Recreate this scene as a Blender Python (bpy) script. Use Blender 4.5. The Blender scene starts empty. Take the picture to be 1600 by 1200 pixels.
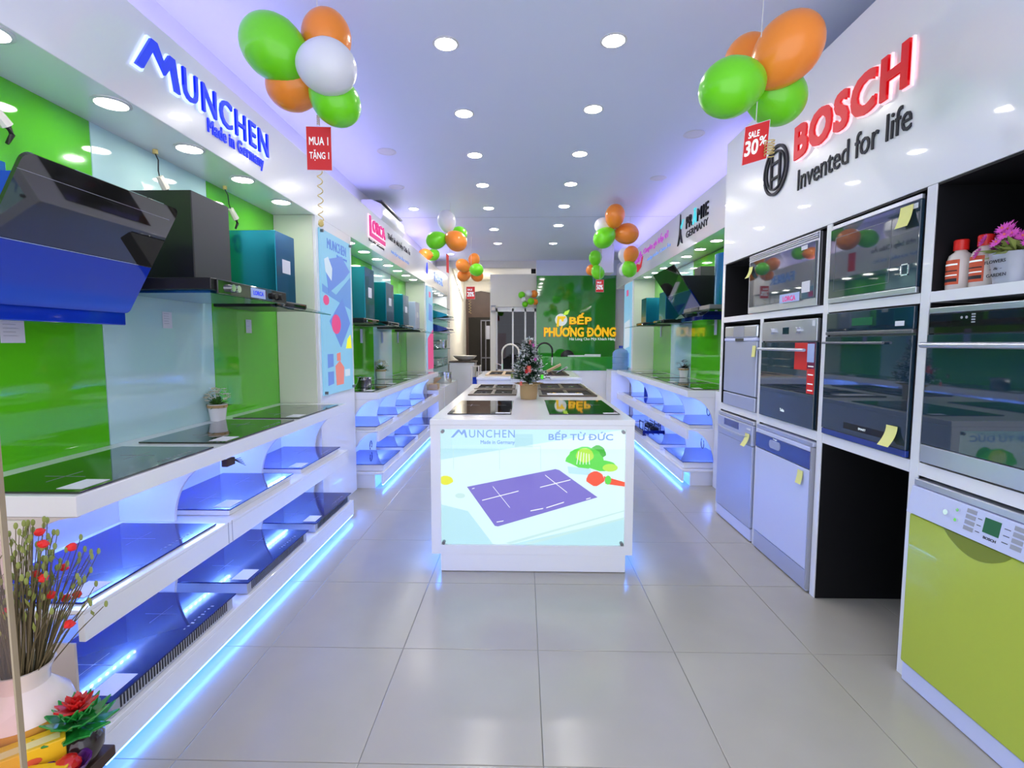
import bpy, bmesh, math, random
from mathutils import Vector, Matrix, Euler
random.seed(7)
PI = math.pi
sc = bpy.context.scene
COL = sc.collection
# ------------------------------------------------------------------ camera
FPX = 792.0
cam_d = bpy.data.cameras.new('camera'); cam = bpy.data.objects.new('camera', cam_d); COL.objects.link(cam)
cam_d.sensor_fit = 'HORIZONTAL'; cam_d.sensor_width = 36.0; cam_d.lens = 36.0 * FPX / 1600.0
cam_d.clip_start = 0.05; cam_d.clip_end = 100
cam.location = (0, 0, 1.367)
cam.rotation_euler = (PI / 2 - math.atan(65 / FPX), 0, math.atan(18 / FPX * math.cos(math.atan(65 / FPX))))
sc.camera = cam
# ------------------------------------------------------------------ world, exposure
w = bpy.data.worlds.new('world'); sc.world = w; w.use_nodes = True
bg = w.node_tree.nodes['Background']
bg.inputs[0].default_value = (0.84, 0.87, 1.0, 1); bg.inputs[1].default_value = 0.95
sc.view_settings.view_transform = 'Standard'; sc.view_settings.look = 'None'
sc.view_settings.exposure = 1.28; sc.view_settings.gamma = 1.0
sc.view_settings.use_curve_mapping = False
DOWN = 60.0      # ceiling downlight emission
SOFF = 16.0      # alcove spot emission
LEDB = 10.0       # blue strips under the counters
COVE = 6.0       # violet strips on the fascias
NICHE = 16.0     # strips inside the display recesses

# ------------------------------------------------------------------ materials
M = {}
def mat(name, c, rough=0.5, metal=0.0, emis=None, es=0.0, coat=0.0, alpha=1.0, trans=0.0, ior=1.45, bump=0.0, bscale=200, var=0.0, vscale=8, aniso=0):
    if name.startswith('light_') or name.startswith('poster_'): c = tuple(x * 0.3 for x in c)
    m = bpy.data.materials.new(name); m.use_nodes = True
    nt = m.node_tree; b = nt.nodes['Principled BSDF']
    b.inputs['Base Color'].default_value = (*c, 1); b.inputs['Roughness'].default_value = rough
    b.inputs['Metallic'].default_value = metal; b.inputs['Coat Weight'].default_value = coat
    b.inputs['Coat Roughness'].default_value = 0.03
    b.inputs['IOR'].default_value = ior; b.inputs['Transmission Weight'].default_value = trans
    b.inputs['Alpha'].default_value = alpha
    if emis and es <= 1: es *= 0.42
    if emis: b.inputs['Emission Color'].default_value = (*emis, 1); b.inputs['Emission Strength'].default_value = es
    if var > 0:
        tc = nt.nodes.new('ShaderNodeTexCoord'); n = nt.nodes.new('ShaderNodeTexNoise'); n.inputs['Scale'].default_value = vscale
        r = nt.nodes.new('ShaderNodeMixRGB'); r.blend_type = 'MIX'
        r.inputs[1].default_value = (*[x * (1 - var) for x in c], 1); r.inputs[2].default_value = (*[min(1, x * (1 + var)) for x in c], 1)
        nt.links.new(tc.outputs['Object'], n.inputs['Vector']); nt.links.new(n.outputs['Fac'], r.inputs[0]); nt.links.new(r.outputs[0], b.inputs['Base Color'])
    if bump > 0:
        tc = nt.nodes.new('ShaderNodeTexCoord'); n = nt.nodes.new('ShaderNodeTexNoise'); n.inputs['Scale'].default_value = bscale
        bp = nt.nodes.new('ShaderNodeBump'); bp.inputs['Strength'].default_value = bump; bp.inputs['Distance'].default_value = 0.002
        nt.links.new(tc.outputs['Object'], n.inputs['Vector']); nt.links.new(n.outputs['Fac'], bp.inputs['Height']); nt.links.new(bp.outputs[0], b.inputs['Normal'])
    M[name] = m; return m
def clear(name, tint, f=0.04, rough=0.0):
    m = bpy.data.materials.new(name); m.use_nodes = True; nt = m.node_tree; nt.nodes.clear()
    o = nt.nodes.new('ShaderNodeOutputMaterial'); t = nt.nodes.new('ShaderNodeBsdfTransparent'); g = nt.nodes.new('ShaderNodeBsdfGlossy')
    lw = nt.nodes.new('ShaderNodeLayerWeight'); pw = nt.nodes.new('ShaderNodeMath'); pw.operation = 'POWER'; pw.inputs[1].default_value = 5
    ma = nt.nodes.new('ShaderNodeMath'); ma.operation = 'MULTIPLY_ADD'; ma.inputs[1].default_value = 0.9; ma.inputs[2].default_value = f
    mx = nt.nodes.new('ShaderNodeMixShader'); lw.inputs[0].default_value = 0.5
    t.inputs[0].default_value = (*tint, 1); g.inputs['Roughness'].default_value = rough
    nt.links.new(lw.outputs['Facing'], pw.inputs[0]); nt.links.new(pw.outputs[0], ma.inputs[0]); nt.links.new(ma.outputs[0], mx.inputs[0])
    nt.links.new(t.outputs[0], mx.inputs[1]); nt.links.new(g.outputs[0], mx.inputs[2]); nt.links.new(mx.outputs[0], o.inputs[0])
    M[name] = m; return m
mat('white_gloss', (0.86, 0.86, 0.89), 0.22, coat=0.4)
mat('white_matt', (0.80, 0.80, 0.82), 0.6)
mat('ceiling_led_tint', (0.76, 0.81, 0.99), 0.42)  # white ceiling; lilac spill of the LED strips put into its colour
mat('wall_paint', (0.82, 0.79, 0.72), 0.7, bump=0.1)
mat('cream', (0.78, 0.79, 0.68), 0.45)
mat('green_glass', (0.10, 0.55, 0.012), 0.06, coat=0.6)
mat('green_deep', (0.025, 0.30, 0.02), 0.06, coat=0.6)
mat('pale_glass', (0.50, 0.74, 0.76), 0.06, coat=0.6)
mat('tile', (0.45, 0.42, 0.36), 0.20, var=0.05, vscale=5, bump=0.02, bscale=40)
mat('grout', (0.22, 0.22, 0.20), 0.8)
mat('black_glass', (0.012, 0.012, 0.012), 0.03, coat=0.5, ior=1.6)
mat('film_blue', (0.004, 0.014, 0.20), 0.06, coat=0.15, ior=1.42)
mat('film_dark', (0.003, 0.008, 0.12), 0.04, coat=0.15, ior=1.42)
mat('film_hood', (0.006, 0.035, 0.45), 0.06, coat=0.4)
mat('teal_film', (0.015, 0.30, 0.40), 0.22, metal=0.75, coat=0.3)
mat('teal_side', (0.012, 0.16, 0.34), 0.20, metal=0.75, coat=0.3)
mat('black_paint', (0.012, 0.012, 0.013), 0.28)
mat('charcoal', (0.05, 0.052, 0.055), 0.4)
mat('black_board', (0.002, 0.002, 0.004), 0.6)
mat('steel', (0.60, 0.62, 0.68), 0.28, metal=0.9, var=0.04)
mat('steel_soft', (0.52, 0.56, 0.74), 0.36, metal=0.55)
mat('steel_dark', (0.22, 0.22, 0.24), 0.3, metal=0.8)
mat('chrome', (0.85, 0.86, 0.88), 0.07, metal=1.0)
mat('lime_door', (0.50, 0.60, 0.06), 0.24, metal=0.1, coat=0.3)
mat('navy_panel', (0.02, 0.05, 0.30), 0.12, coat=0.5)
mat('oven_glass', (0.010, 0.030, 0.055), 0.03, coat=0.7, ior=1.7)
mat('lcd', (0.01, 0.04, 0.05), 0.1)
mat('lcd_green', (0.008, 0.06, 0.03), 0.2, emis=(0.02, 0.25, 0.10), es=0.2)
mat('grey_plastic', (0.36, 0.37, 0.44), 0.4)
mat('lilac_plastic', (0.62, 0.66, 0.90), 0.3)
mat('postit', (0.86, 0.84, 0.30), 0.7)
mat('paper', (0.75, 0.76, 0.82), 0.75)
mat('paper_blue', (0.45, 0.55, 0.85), 0.75)
mat('ink', (0.02, 0.02, 0.03), 0.6)
mat('ink_blue', (0.03, 0.06, 0.75), 0.5, emis=(0.02, 0.06, 1.0), es=0.35)
mat('letter_edge', (0.7, 0.8, 1), 0.4, emis=(0.55, 0.75, 1.0), es=0.9)
mat('red_letter', (0.62, 0.006, 0.012), 0.45, emis=(0.9, 0.01, 0.02), es=0.25)
mat('pink_edge', (1, 0.75, 0.8), 0.4, emis=(1, 0.7, 0.78), es=0.6)
mat('magenta_letter', (0.75, 0.02, 0.25), 0.4, emis=(0.8, 0.02, 0.3), es=0.3)
mat('violet_letter', (0.65, 0.10, 0.65), 0.4, emis=(0.7, 0.1, 0.7), es=0.25)
mat('cyan_letter', (0.1, 0.75, 0.8), 0.4, emis=(0.1, 0.8, 0.85), es=0.4)
mat('yellow_letter', (0.95, 0.62, 0.01), 0.4, emis=(1, 0.6, 0.01), es=0.45)
mat('orange_side', (0.9, 0.35, 0.01), 0.4)
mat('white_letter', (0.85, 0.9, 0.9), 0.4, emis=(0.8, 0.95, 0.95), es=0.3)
mat('tag_red', (0.72, 0.02, 0.02), 0.45)
mat('green_balloon', (0.18, 0.75, 0.012), 0.28, coat=0.2)
mat('orange_balloon', (1.0, 0.29, 0.03), 0.28, coat=0.2)
mat('white_balloon', (0.78, 0.78, 0.82), 0.28, coat=0.2)
mat('ribbon', (0.72, 0.55, 0.20), 0.4)
mat('string', (0.7, 0.7, 0.7), 0.6)
mat('downlight', (1, 1, 1), 0.5, emis=(1.0, 0.96, 0.90), es=DOWN)
mat('spot_glow', (1, 1, 1), 0.5, emis=(1.0, 0.99, 0.88), es=SOFF)
mat('led_blue', (0.2, 0.6, 1), 0.5, emis=(0.06, 0.24, 1.0), es=LEDB)
mat('led_niche', (0.3, 0.5, 1), 0.5, emis=(0.12, 0.27, 1.0), es=NICHE)
mat('led_dot', (1, 1, 1), 0.5, emis=(0.75, 0.85, 1.0), es=14)
mat('led_cove', (0.5, 0.3, 1), 0.5, emis=(0.48, 0.40, 1.0), es=COVE)
mat('ring', (0.75, 0.75, 0.78), 0.4)
mat('poster_cyan', (0.4, 0.75, 0.95), 0.4, emis=(0.30, 0.68, 1.0), es=0.55)
mat('poster_blue', (0.2, 0.35, 0.80), 0.4, emis=(0.16, 0.30, 0.85), es=0.6)
mat('poster_mid', (0.2, 0.42, 0.9), 0.4, emis=(0.2, 0.42, 0.95), es=0.5)
mat('poster_pale', (0.75, 0.85, 0.95), 0.4, emis=(0.7, 0.85, 1), es=0.6)
mat('poster_pink', (0.9, 0.1, 0.3), 0.4, emis=(1, 0.1, 0.35), es=0.55)
mat('poster_coral', (0.95, 0.3, 0.25), 0.4, emis=(1, 0.3, 0.25), es=0.55)
mat('light_white', (0.8, 0.95, 1), 0.3, emis=(0.72, 0.93, 0.96), es=0.92)
mat('light_aqua', (0.6, 0.85, 0.9), 0.3, emis=(0.50, 0.80, 0.88), es=0.9)
mat('light_grey', (0.6, 0.8, 0.8), 0.3, emis=(0.60, 0.84, 0.82), es=0.9)
mat('light_purple', (0.2, 0.17, 0.6), 0.3, emis=(0.22, 0.17, 0.66), es=0.85)
mat('light_green', (0.1, 0.7, 0.05), 0.3, emis=(0.10, 0.72, 0.05), es=0.9)
mat('light_green_dark', (0.04, 0.45, 0.02), 0.3, emis=(0.05, 0.5, 0.03), es=0.9)
mat('light_lime', (0.5, 0.8, 0.05), 0.3, emis=(0.50, 0.85, 0.06), es=0.9)
mat('light_red', (0.9, 0.08, 0.02), 0.3, emis=(0.95, 0.08, 0.02), es=0.9)
mat('light_yellow', (0.8, 0.8, 0.05), 0.3, emis=(0.85, 0.85, 0.04), es=0.9)
mat('light_text', (0.15, 0.3, 0.75), 0.3, emis=(0.16, 0.32, 0.78), es=0.85)
mat('light_mark', (1, 1, 1), 0.3, emis=(0.95, 0.97, 1), es=0.95)
mat('wood_dark', (0.045, 0.022, 0.014), 0.45, var=0.3, vscale=6)
mat('wood_pale', (0.60, 0.42, 0.25), 0.5, var=0.2, vscale=9)
mat('laminate', (0.66, 0.58, 0.54), 0.45, var=0.04, vscale=3)
mat('leaf', (0.06, 0.20, 0.03), 0.5, var=0.3, vscale=30)
mat('leaf_lime', (0.27, 0.33, 0.08), 0.5, var=0.3, vscale=30)
mat('fir', (0.02, 0.07, 0.03), 0.6, var=0.4, vscale=40)
mat('frost', (0.72, 0.74, 0.76), 0.6)
mat('petal_white', (0.85, 0.82, 0.68), 0.6)
mat('petal_pink', (0.75, 0.10, 0.55), 0.5, var=0.3, vscale=60)
mat('petal_red', (0.75, 0.02, 0.02), 0.5)
mat('petal_coral', (0.85, 0.20, 0.16), 0.5)
mat('stem', (0.13, 0.11, 0.05), 0.6)
mat('burlap', (0.48, 0.33, 0.16), 0.85, bump=0.5, bscale=300)
mat('jelly_red', (0.75, 0.02, 0.02), 0.12, coat=0.6, trans=0.3)
mat('jelly_green', (0.02, 0.35, 0.05), 0.12, coat=0.6, trans=0.3)
mat('jelly_dark', (0.03, 0.02, 0.02), 0.1, coat=0.6)
mat('jelly_purple', (0.10, 0.02, 0.22), 0.12, coat=0.6)
mat('vase_gold', (0.62, 0.33, 0.05), 0.4, coat=0.3)
mat('vase_white', (0.80, 0.74, 0.68), 0.2, coat=0.5)
mat('box_yellow', (0.85, 0.55, 0.02), 0.35)
mat('box_cream', (0.85, 0.75, 0.35), 0.35)
mat('foil', (0.9, 0.6, 0.03), 0.25, metal=0.5, bump=1.0, bscale=60)
mat('bottle_body', (0.70, 0.62, 0.58), 0.3, coat=0.3)
mat('red_plastic', (0.75, 0.02, 0.015), 0.3)
mat('label_red', (0.65, 0.10, 0.04), 0.5)
mat('zinc', (0.50, 0.52, 0.60), 0.5, metal=0.3, var=0.15, vscale=12)
mat('water_jug', (0.35, 0.55, 0.9), 0.08, trans=0.55, alpha=0.85)
mat('rubber', (0.01, 0.01, 0.01), 0.5)
mat('ac_white', (0.76, 0.76, 0.82), 0.4)
mat('bronze', (0.10, 0.075, 0.06), 0.35, metal=0.6)
mat('lime_shade', (0.22, 0.27, 0.02), 0.4)
mat('black_hole', (0.01, 0.008, 0.006), 0.9)
clear('clear', (0.97, 0.985, 0.98)); clear('green_edge_glass', (0.55, 0.82, 0.74)); clear('pane_reflection_tint', (0.97, 0.86, 0.86))  # last tint: pinkish reflection painted into the left pane's glass
clear('dark_pane', (0.10, 0.16, 0.20)); clear('canopy_glass', (0.42, 0.62, 0.56))
mat('pane_edge', (0.34, 0.26, 0.16), 0.2, coat=0.4)

# ------------------------------------------------------------------ helpers
ROOT = {}
def wloc(o):
    v = Vector((0, 0, 0))
    while o is not None: v += o.location; o = o.parent
    return v
class MB:
    def __init__(s): s.v = []; s.f = []
    def add(s, vs, fs):
        n = len(s.v); s.v += [tuple(p) for p in vs]; s.f += [tuple(i + n for i in f) for f in fs]; return s
    def box(s, x0, y0, z0, x1, y1, z1):
        x0, x1 = min(x0, x1), max(x0, x1); y0, y1 = min(y0, y1), max(y0, y1); z0, z1 = min(z0, z1), max(z0, z1)
        return s.add([(x0,y0,z0),(x1,y0,z0),(x1,y1,z0),(x0,y1,z0),(x0,y0,z1),(x1,y0,z1),(x1,y1,z1),(x0,y1,z1)],
                     [(0,3,2,1),(4,5,6,7),(0,1,5,4),(1,2,6,5),(2,3,7,6),(3,0,4,7)])
    def prism(s, pts, o, u, v, t):
        """polygon pts in plane (o,u,v), thickness t along u x v"""
        o = Vector(o); u = Vector(u); v = Vector(v); n = u.cross(v).normalized() * t
        k = len(pts); a = [o + u * p[0] + v * p[1] for p in pts]
        return s.add(a + [p + n for p in a], [tuple(range(k - 1, -1, -1)), tuple(range(k, 2 * k))] + [(i, (i + 1) % k, k + (i + 1) % k, k + i) for i in range(k)])
    def lathe(s, prof, c=(0, 0, 0), n=24, sx=1, sy=1):
        vs = []; fs = []; c = Vector(c); k = len(prof)
        for r, z in prof:
            for i in range(n):
                a = 2 * PI * i / n; vs.append((c.x + r * math.cos(a) * sx, c.y + r * math.sin(a) * sy, c.z + z))
        for j in range(k - 1):
            for i in range(n):
                fs.append((j * n + i, j * n + (i + 1) % n, (j + 1) * n + (i + 1) % n, (j + 1) * n + i))
        if prof[0][0] > 1e-5: fs.append(tuple(range(n - 1, -1, -1)))
        if prof[-1][0] > 1e-5: fs.append(tuple((k - 1) * n + i for i in range(n)))
        return s.add(vs, fs)
    def tube(s, pts, r, n=8, r1=None):
        pts = [Vector(p) for p in pts]; vs = []; fs = []; k = len(pts)
        for j, p in enumerate(pts):
            d = (pts[min(j + 1, k - 1)] - pts[max(j - 1, 0)]); d = d.normalized() if d.length > 1e-9 else Vector((0, 0, 1))
            a = d.cross(Vector((0, 0, 1))); a = a if a.length > 1e-3 else Vector((1, 0, 0)); a.normalize(); b = d.cross(a)
            rr = r if r1 is None else r + (r1 - r) * j / (k - 1)
            for i in range(n):
                t = 2 * PI * i / n; vs.append(p + a * (math.cos(t) * rr) + b * (math.sin(t) * rr))
        for j in range(k - 1):
            for i in range(n): fs.append((j * n + i, j * n + (i + 1) % n, (j + 1) * n + (i + 1) % n, (j + 1) * n + i))
        fs += [tuple(range(n - 1, -1, -1)), tuple((k - 1) * n + i for i in range(n))]
        return s.add(vs, fs)
    def ball(s, c, r, n=10, m=7, sx=1, sy=1, sz=1, jit=0):
        prof = []; vs = []; fs = []
        c = Vector(c)
        for j in range(m + 1):
            t = PI * j / m
            for i in range(n):
                a = 2 * PI * i / n; q = 1 + (random.uniform(-jit, jit) if jit else 0)
                vs.append((c.x + r * sx * q * math.sin(t) * math.cos(a), c.y + r * sy * q * math.sin(t) * math.sin(a), c.z - r * sz * math.cos(t)))
        for j in range(m):
            for i in range(n): fs.append((j * n + i, j * n + (i + 1) % n, (j + 1) * n + (i + 1) % n, (j + 1) * n + i))
        return s.add(vs, fs)
    def leafq(s, p, d, l, wd, droop=0.0):
        p = Vector(p); d = Vector(d).normalized(); sd = d.cross(Vector((0, 0, 1))); sd = sd if sd.length > 1e-3 else Vector((1, 0, 0)); sd.normalize()
        m = p + d * l * 0.5 + Vector((0, 0, -droop * l * .2)); e = p + d * l + Vector((0, 0, -droop * l))
        return s.add([p, m + sd * wd / 2, e, m - sd * wd / 2], [(0, 1, 2, 3)])
    def build(s, name, m, parent=None, bevel=0, smooth=False, local=False, label=None):
        off = Vector((0, 0, 0)) if (local or parent is None) else wloc(parent)
        me = bpy.data.meshes.new(name); me.from_pydata([tuple(Vector(p) - off) for p in s.v], [], s.f)
        bm = bmesh.new(); bm.from_mesh(me); bmesh.ops.remove_doubles(bm, verts=bm.verts, dist=1e-6)
        bmesh.ops.recalc_face_normals(bm, faces=bm.faces); bm.to_mesh(me); bm.free()
        me.materials.append(M[m] if isinstance(m, str) else m)
        o = bpy.data.objects.new(name, me); COL.objects.link(o); o.parent = parent
        if smooth:
            for p in me.polygons: p.use_smooth = True
            try: me.set_sharp_from_angle(angle=math.radians(40))
            except Exception: pass
        if bevel:
            b = o.modifiers.new('bevel', 'BEVEL'); b.width = bevel; b.segments = 2; b.limit_method = 'ANGLE'
        if label: o['label'] = label
        return o
def thing(name, label, cat, loc=(0, 0, 0), group=None, rot=None):
    o = bpy.data.objects.new(name, None); COL.objects.link(o); o.location = loc; o['label'] = label; o['category'] = cat
    o.empty_display_size = 0.05
    if rot: o.rotation_euler = rot
    if group: o['group'] = group
    return o
def tag(o, label, cat, group=None):
    o['label'] = label; o['category'] = cat
    if group: o['group'] = group
    return o
def struct(name, mb, m, parent=None, bevel=0):
    o = mb.build(name, m, parent, bevel=bevel)
    if parent is None: o['kind'] = 'structure'
    return o
def box(x0, y0, z0, x1, y1, z1): return MB().box(x0, y0, z0, x1, y1, z1)
def QF(k): return [(k, k + 3, k + 2, k + 1), (k + 4, k + 5, k + 6, k + 7)] + [(k + q, k + (q + 1) % 4, k + 4 + (q + 1) % 4, k + 4 + q) for q in range(4)]
def glyphs(s, bold, shear, spacing):
    cu = bpy.data.curves.new('t', 'FONT'); cu.body = s; cu.size = 1; cu.offset = bold; cu.extrude = 0.5; cu.shear = shear; cu.resolution_u = 3; cu.space_character = spacing
    ob = bpy.data.objects.new('t', cu); COL.objects.link(ob)
    dg = bpy.context.evaluated_depsgraph_get(); me = bpy.data.meshes.new_from_object(ob.evaluated_get(dg))
    bpy.data.objects.remove(ob); bpy.data.curves.remove(cu)
    vs = [p.co.copy() for p in me.vertices]; fs = [tuple(p.vertices) for p in me.polygons]; bpy.data.meshes.remove(me)
    return vs, fs
def text(s, name, m, parent, o, u, v, width, height=None, thick=0.004, bold=0.0, center=False, shear=0, label=None, local=False, spacing=1.0):
    name = 'letters' if name in ('slogan',) else name
    plain = lambda q: q.replace('Đ', 'D').replace('Ơ', 'O').replace('Ư', 'U')
    bo, bold = max(bold, 0) * 0.8, min(bold, 0)
    vs, fs = glyphs(plain(s), bold, shear, spacing)
    if not vs: return None
    x0 = min(p.x for p in vs); x1 = max(p.x for p in vs); y0 = min(p.y for p in vs); y1 = max(p.y for p in vs)
    for i, ch in enumerate(s):
        if ch == 'Đ':       # crossbar of the D, placed by measuring what comes before it
            a, _ = glyphs(plain(s[:i]) + 'D', bold, shear, spacing); d, _ = glyphs('D', bold, shear, spacing)
            xl = max(p.x for p in a) - (max(p.x for p in d) - min(p.x for p in d)); ch_ = max(p.y for p in d); k = len(vs)
            for zz in (-0.5, 0.5):
                for xx, yy in ((-.07, .46), (.27, .46), (.27, .56), (-.07, .56)): vs.append(Vector((xl + xx, ch_ * yy, zz * 1.02)))
            fs += QF(k)
        if ch in 'ƠƯ':      # horn at the upper right of the O or U
            a, _ = glyphs(plain(s[:i + 1]), bold, shear, spacing); xr = max(p.x for p in a); ch_ = 0.73; k = len(vs)
            for zz in (-0.5, 0.5):
                for xx, yy in ((-.07, .84), (.03, .86), (.10, 1.14), (.02, 1.14)): vs.append(Vector((xr + xx, ch_ * yy, zz * 1.02)))
            fs += QF(k)
        if False:
            fs += [(k, k + 3, k + 2, k + 1), (k + 4, k + 5, k + 6, k + 7)] + [(k + q, k + (q + 1) % 4, k + 4 + (q + 1) % 4, k + 4 + q) for q in range(4)]
    if bo > 0.003:
        base = list(vs); bf = list(fs)
        for q, (dx, dy) in enumerate(((bo, bo), (-bo, bo), (bo, -bo), (-bo, -bo))):
            n0 = len(vs); vs += [Vector((p.x + dx, p.y + dy, p.z * (1 - .03 * (q + 1)) + (.5 - .5 * (1 - .03 * (q + 1))) * 0)) for p in base]; fs += [tuple(i + n0 for i in f) for f in bf]
        x0 -= bo; x1 += bo; y0 -= bo; y1 += bo
    kx = width / (x1 - x0); ky = (height / (y1 - y0)) if height else kx
    o = Vector(o); u = Vector(u).normalized(); v = Vector(v).normalized(); n = u.cross(v)
    wv = [o + u * ((p.x - x0) * kx - (width / 2 if center else 0)) + v * ((p.y - y0) * ky) + n * ((p.z + 0.5) * thick) for p in vs]
    if name not in ('letters', 'glowing_edge'):
        return MB().add(wv, fs).build(name, m, parent, label=label, local=local)
    # one object per letter: connected pieces, an accent joined to the letter under it
    par = list(range(len(vs)))
    def find(a):
        while par[a] != a: par[a] = par[par[a]]; a = par[a]
        return a
    pos = {}
    for i, p in enumerate(vs):
        q = (round(p.x, 4), round(p.y, 4)); 
        if q in pos: par[find(i)] = find(pos[q])
        else: pos[q] = i
    for f in fs:
        for i in f[1:]: par[find(i)] = find(f[0])
    comp = {}
    for i in range(len(vs)): comp.setdefault(find(i), []).append(i)
    cl = sorted([[min(vs[i].x for i in c), max(vs[i].x for i in c), set(c)] for c in comp.values()], key=lambda c: c[0])
    out = []
    for c in cl:
        if out:
            ov = min(out[-1][1], c[1]) - c[0]
            if ov > 0.35 * min(c[1] - c[0], out[-1][1] - out[-1][0]): out[-1] = [out[-1][0], max(out[-1][1], c[1]), out[-1][2] | c[2]]; continue
        out.append(c)
    for _, _, ids in out:
        il = sorted(ids); mp = {a: b for b, a in enumerate(il)}
        MB().add([wv[i] for i in il], [tuple(mp[i] for i in f) for f in fs if f[0] in ids]).build('letter' if name == 'letters' else name, m, parent, local=local)
LU, LV = (0, 1, 0), (0, 0, 1)      # plane facing the aisle from the left
RU, RV = (0, -1, 0), (0, 0, 1)     # plane facing the aisle from the right
FU, FV = (1, 0, 0), (0, 0, 1)      # plane facing the street
def copy_tree(o, parent=None, loc=None):
    c = o.copy(); COL.objects.link(c); c.parent = parent
    if loc is not None: c.location = loc
    for ch in list(o.children): copy_tree(ch, c)
    return c

# ------------------------------------------------------------------ room shell
CZ = 3.1
fl = struct('floor', box(-2.6, -0.6, -0.06, 2.9, 13.6, -0.004), 'grout')
tm = None
for i in range(-4, 5):
    for j in range(-3, 22):
        x = 0.067 + i * 0.603; y = 1.535 + j * 0.622
        if x < -2.7 or x > 2.6 or y < -0.65 or y > 13.1: continue
        if tm is None:
            b = MB(); g = 0.0012; e = 0.0025
            a = [(g, g), (0.603 - g, g), (0.603 - g, 0.622 - g), (g, 0.622 - g)]; c = [(g + e, g + e), (0.603 - g - e, g + e), (0.603 - g - e, 0.622 - g - e), (g + e, 0.622 - g - e)]
            b.add([(*p, -0.006) for p in a] + [(*p, -0.001) for p in a] + [(*p, 0.0) for p in c],
                  [(0, 1, 5, 4), (1, 2, 6, 5), (2, 3, 7, 6), (3, 0, 4, 7), (4, 5, 9, 8), (5, 6, 10, 9), (6, 7, 11, 10), (7, 4, 8, 11), (8, 9, 10, 11)])
            t = b.build('tile', 'tile', fl, local=True); tm = t.data
        else:
            t = bpy.data.objects.new('tile', tm); COL.objects.link(t); t.parent = fl
        t.location = (x, y, 0)
ceil = struct('ceiling', box(-2.6, -0.6, CZ, 2.9, 11.0, CZ + 0.08), 'ceiling_led_tint')
box(-2.6, 0.0, CZ - 0.002, 2.9, 0.02, CZ).build('ceiling_joint', 'grout', ceil)
for y in (2.55, 7.2): box(-2.6, y, CZ - 0.0015, 2.9, y + 0.004, CZ).build('ceiling_joint', 'grey_plastic', ceil)
wl = struct('wall_left', box(-2.1, -0.6, 0, -1.875, 13.5, CZ), 'white_matt')
wr = struct('wall_right', box(2.15, -0.6, 0, 2.4, 13.5, CZ), 'white_matt')
wb = struct('wall_back', box(-1.875, 13.4, 0, 0.4, 13.55, 3.4), 'wall_paint')
struct('wall_rear_right', box(0.27, 11.0, 0, 2.15, 11.1, CZ), 'white_matt')
struct('wall_rear_upper', box(-0.6, 11.0, 2.13, 0.27, 11.1, 2.82), 'wall_paint')
struct('wall_rear_passage', box(-0.72, 11.0, 0, -0.6, 13.4, 2.82), 'wall_paint')
struct('wall_rear_left', box(-1.875, 10.7, 0, -1.55, 13.4, 2.95), 'wall_paint')
struct('ceiling_rear', box(-1.875, 11.0, 2.95, 0.4, 13.5, 3.0), 'wall_paint')
struct('trim_1', box(-2.0, 10.98, 2.95, 0.27, 11.03, CZ), 'wall_paint')
struct('trim_2', box(0.27, 10.93, 2.78, 2.15, 10.99, CZ), 'ceiling_led_tint')
# glass wall panels of the alcoves
for (nm, ya, yb, m) in (('green', -0.3, 2.21, 'green_glass'), ('pale', 2.215, 3.01, 'pale_glass'), ('green', 3.015, 3.82, 'green_glass'),
                        ('green', 4.60, 6.27, 'green_glass'), ('pale', 6.275, 7.15, 'pale_glass'), ('green', 7.155, 8.05, 'green_glass')):
    box(-1.875, ya, 0.905, -1.86, yb, 2.31).build('glass_panel', m, wl, bevel=0.001, label='glossy %s glass wall panel' % nm)
for (nm, ya, yb, m) in (('green', 4.06, 6.52, 'green_glass'), ('pale', 6.525, 7.42, 'pale_glass'), ('green', 7.425, 8.40, 'green_glass')):
    box(2.135, ya, 0.915, 2.15, yb, 2.38).build('glass_panel', m, wr, bevel=0.001, label='glossy %s glass wall panel' % nm)
# left fascia, soffit, pillars
box(-1.875, -0.3, 2.31, -1.55, 10.45, 2.70).build('fascia', 'white_gloss', wl, bevel=0.003)
for ya, yb in ((3.82, 4.60), (8.05, 8.68)):
    box(-1.875, ya, 0.0, -1.55, yb, 2.31).build('pillar', 'cream' if ya < 0 else 'white_gloss', wl, bevel=0.002)
box(-1.857, 3.805, 0.905, -1.57, 3.818, 2.308).build('return_panel', 'cream', wl)
box(-1.857, 8.035, 0.905, -1.57, 8.048, 2.308).build('return_panel', 'cream', wl)
# right far fascia and pillar
box(2.148, 4.06, 2.385, 1.78, 9.88, 2.84).build('fascia', 'white_gloss', wr, bevel=0.003)
box(2.148, 8.42, 0.0, 1.78, 9.05, 2.385).build('pillar', 'white_gloss', wr, bevel=0.002)
box(2.14, 8.40, 0.915, 1.80, 8.415, 2.38).build('return_panel', 'cream', wr)
# violet cove strips lying on the fascias
for nm, x, ya, yb, z, lb in (('led_strip', -1.68, 0.0, 10.3, 2.702, 'violet cove light strip on top of the left fascia'),
                             ('led_strip', 1.90, 4.2, 9.8, 2.842, 'violet cove light strip on top of the far right fascia')):
    tag(box(x - .012, ya, z, x + .012, yb, z + .012).build(nm, 'led_cove'), lb, 'light strip')
# beam box / duct above the far right
tag(box(1.40, 9.3, 2.62, 1.62, 9.7, CZ).build('column_box', 'white_matt', bevel=0.003), 'small white boxed column hanging under the ceiling above the green reception wall', 'ceiling box')

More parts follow.
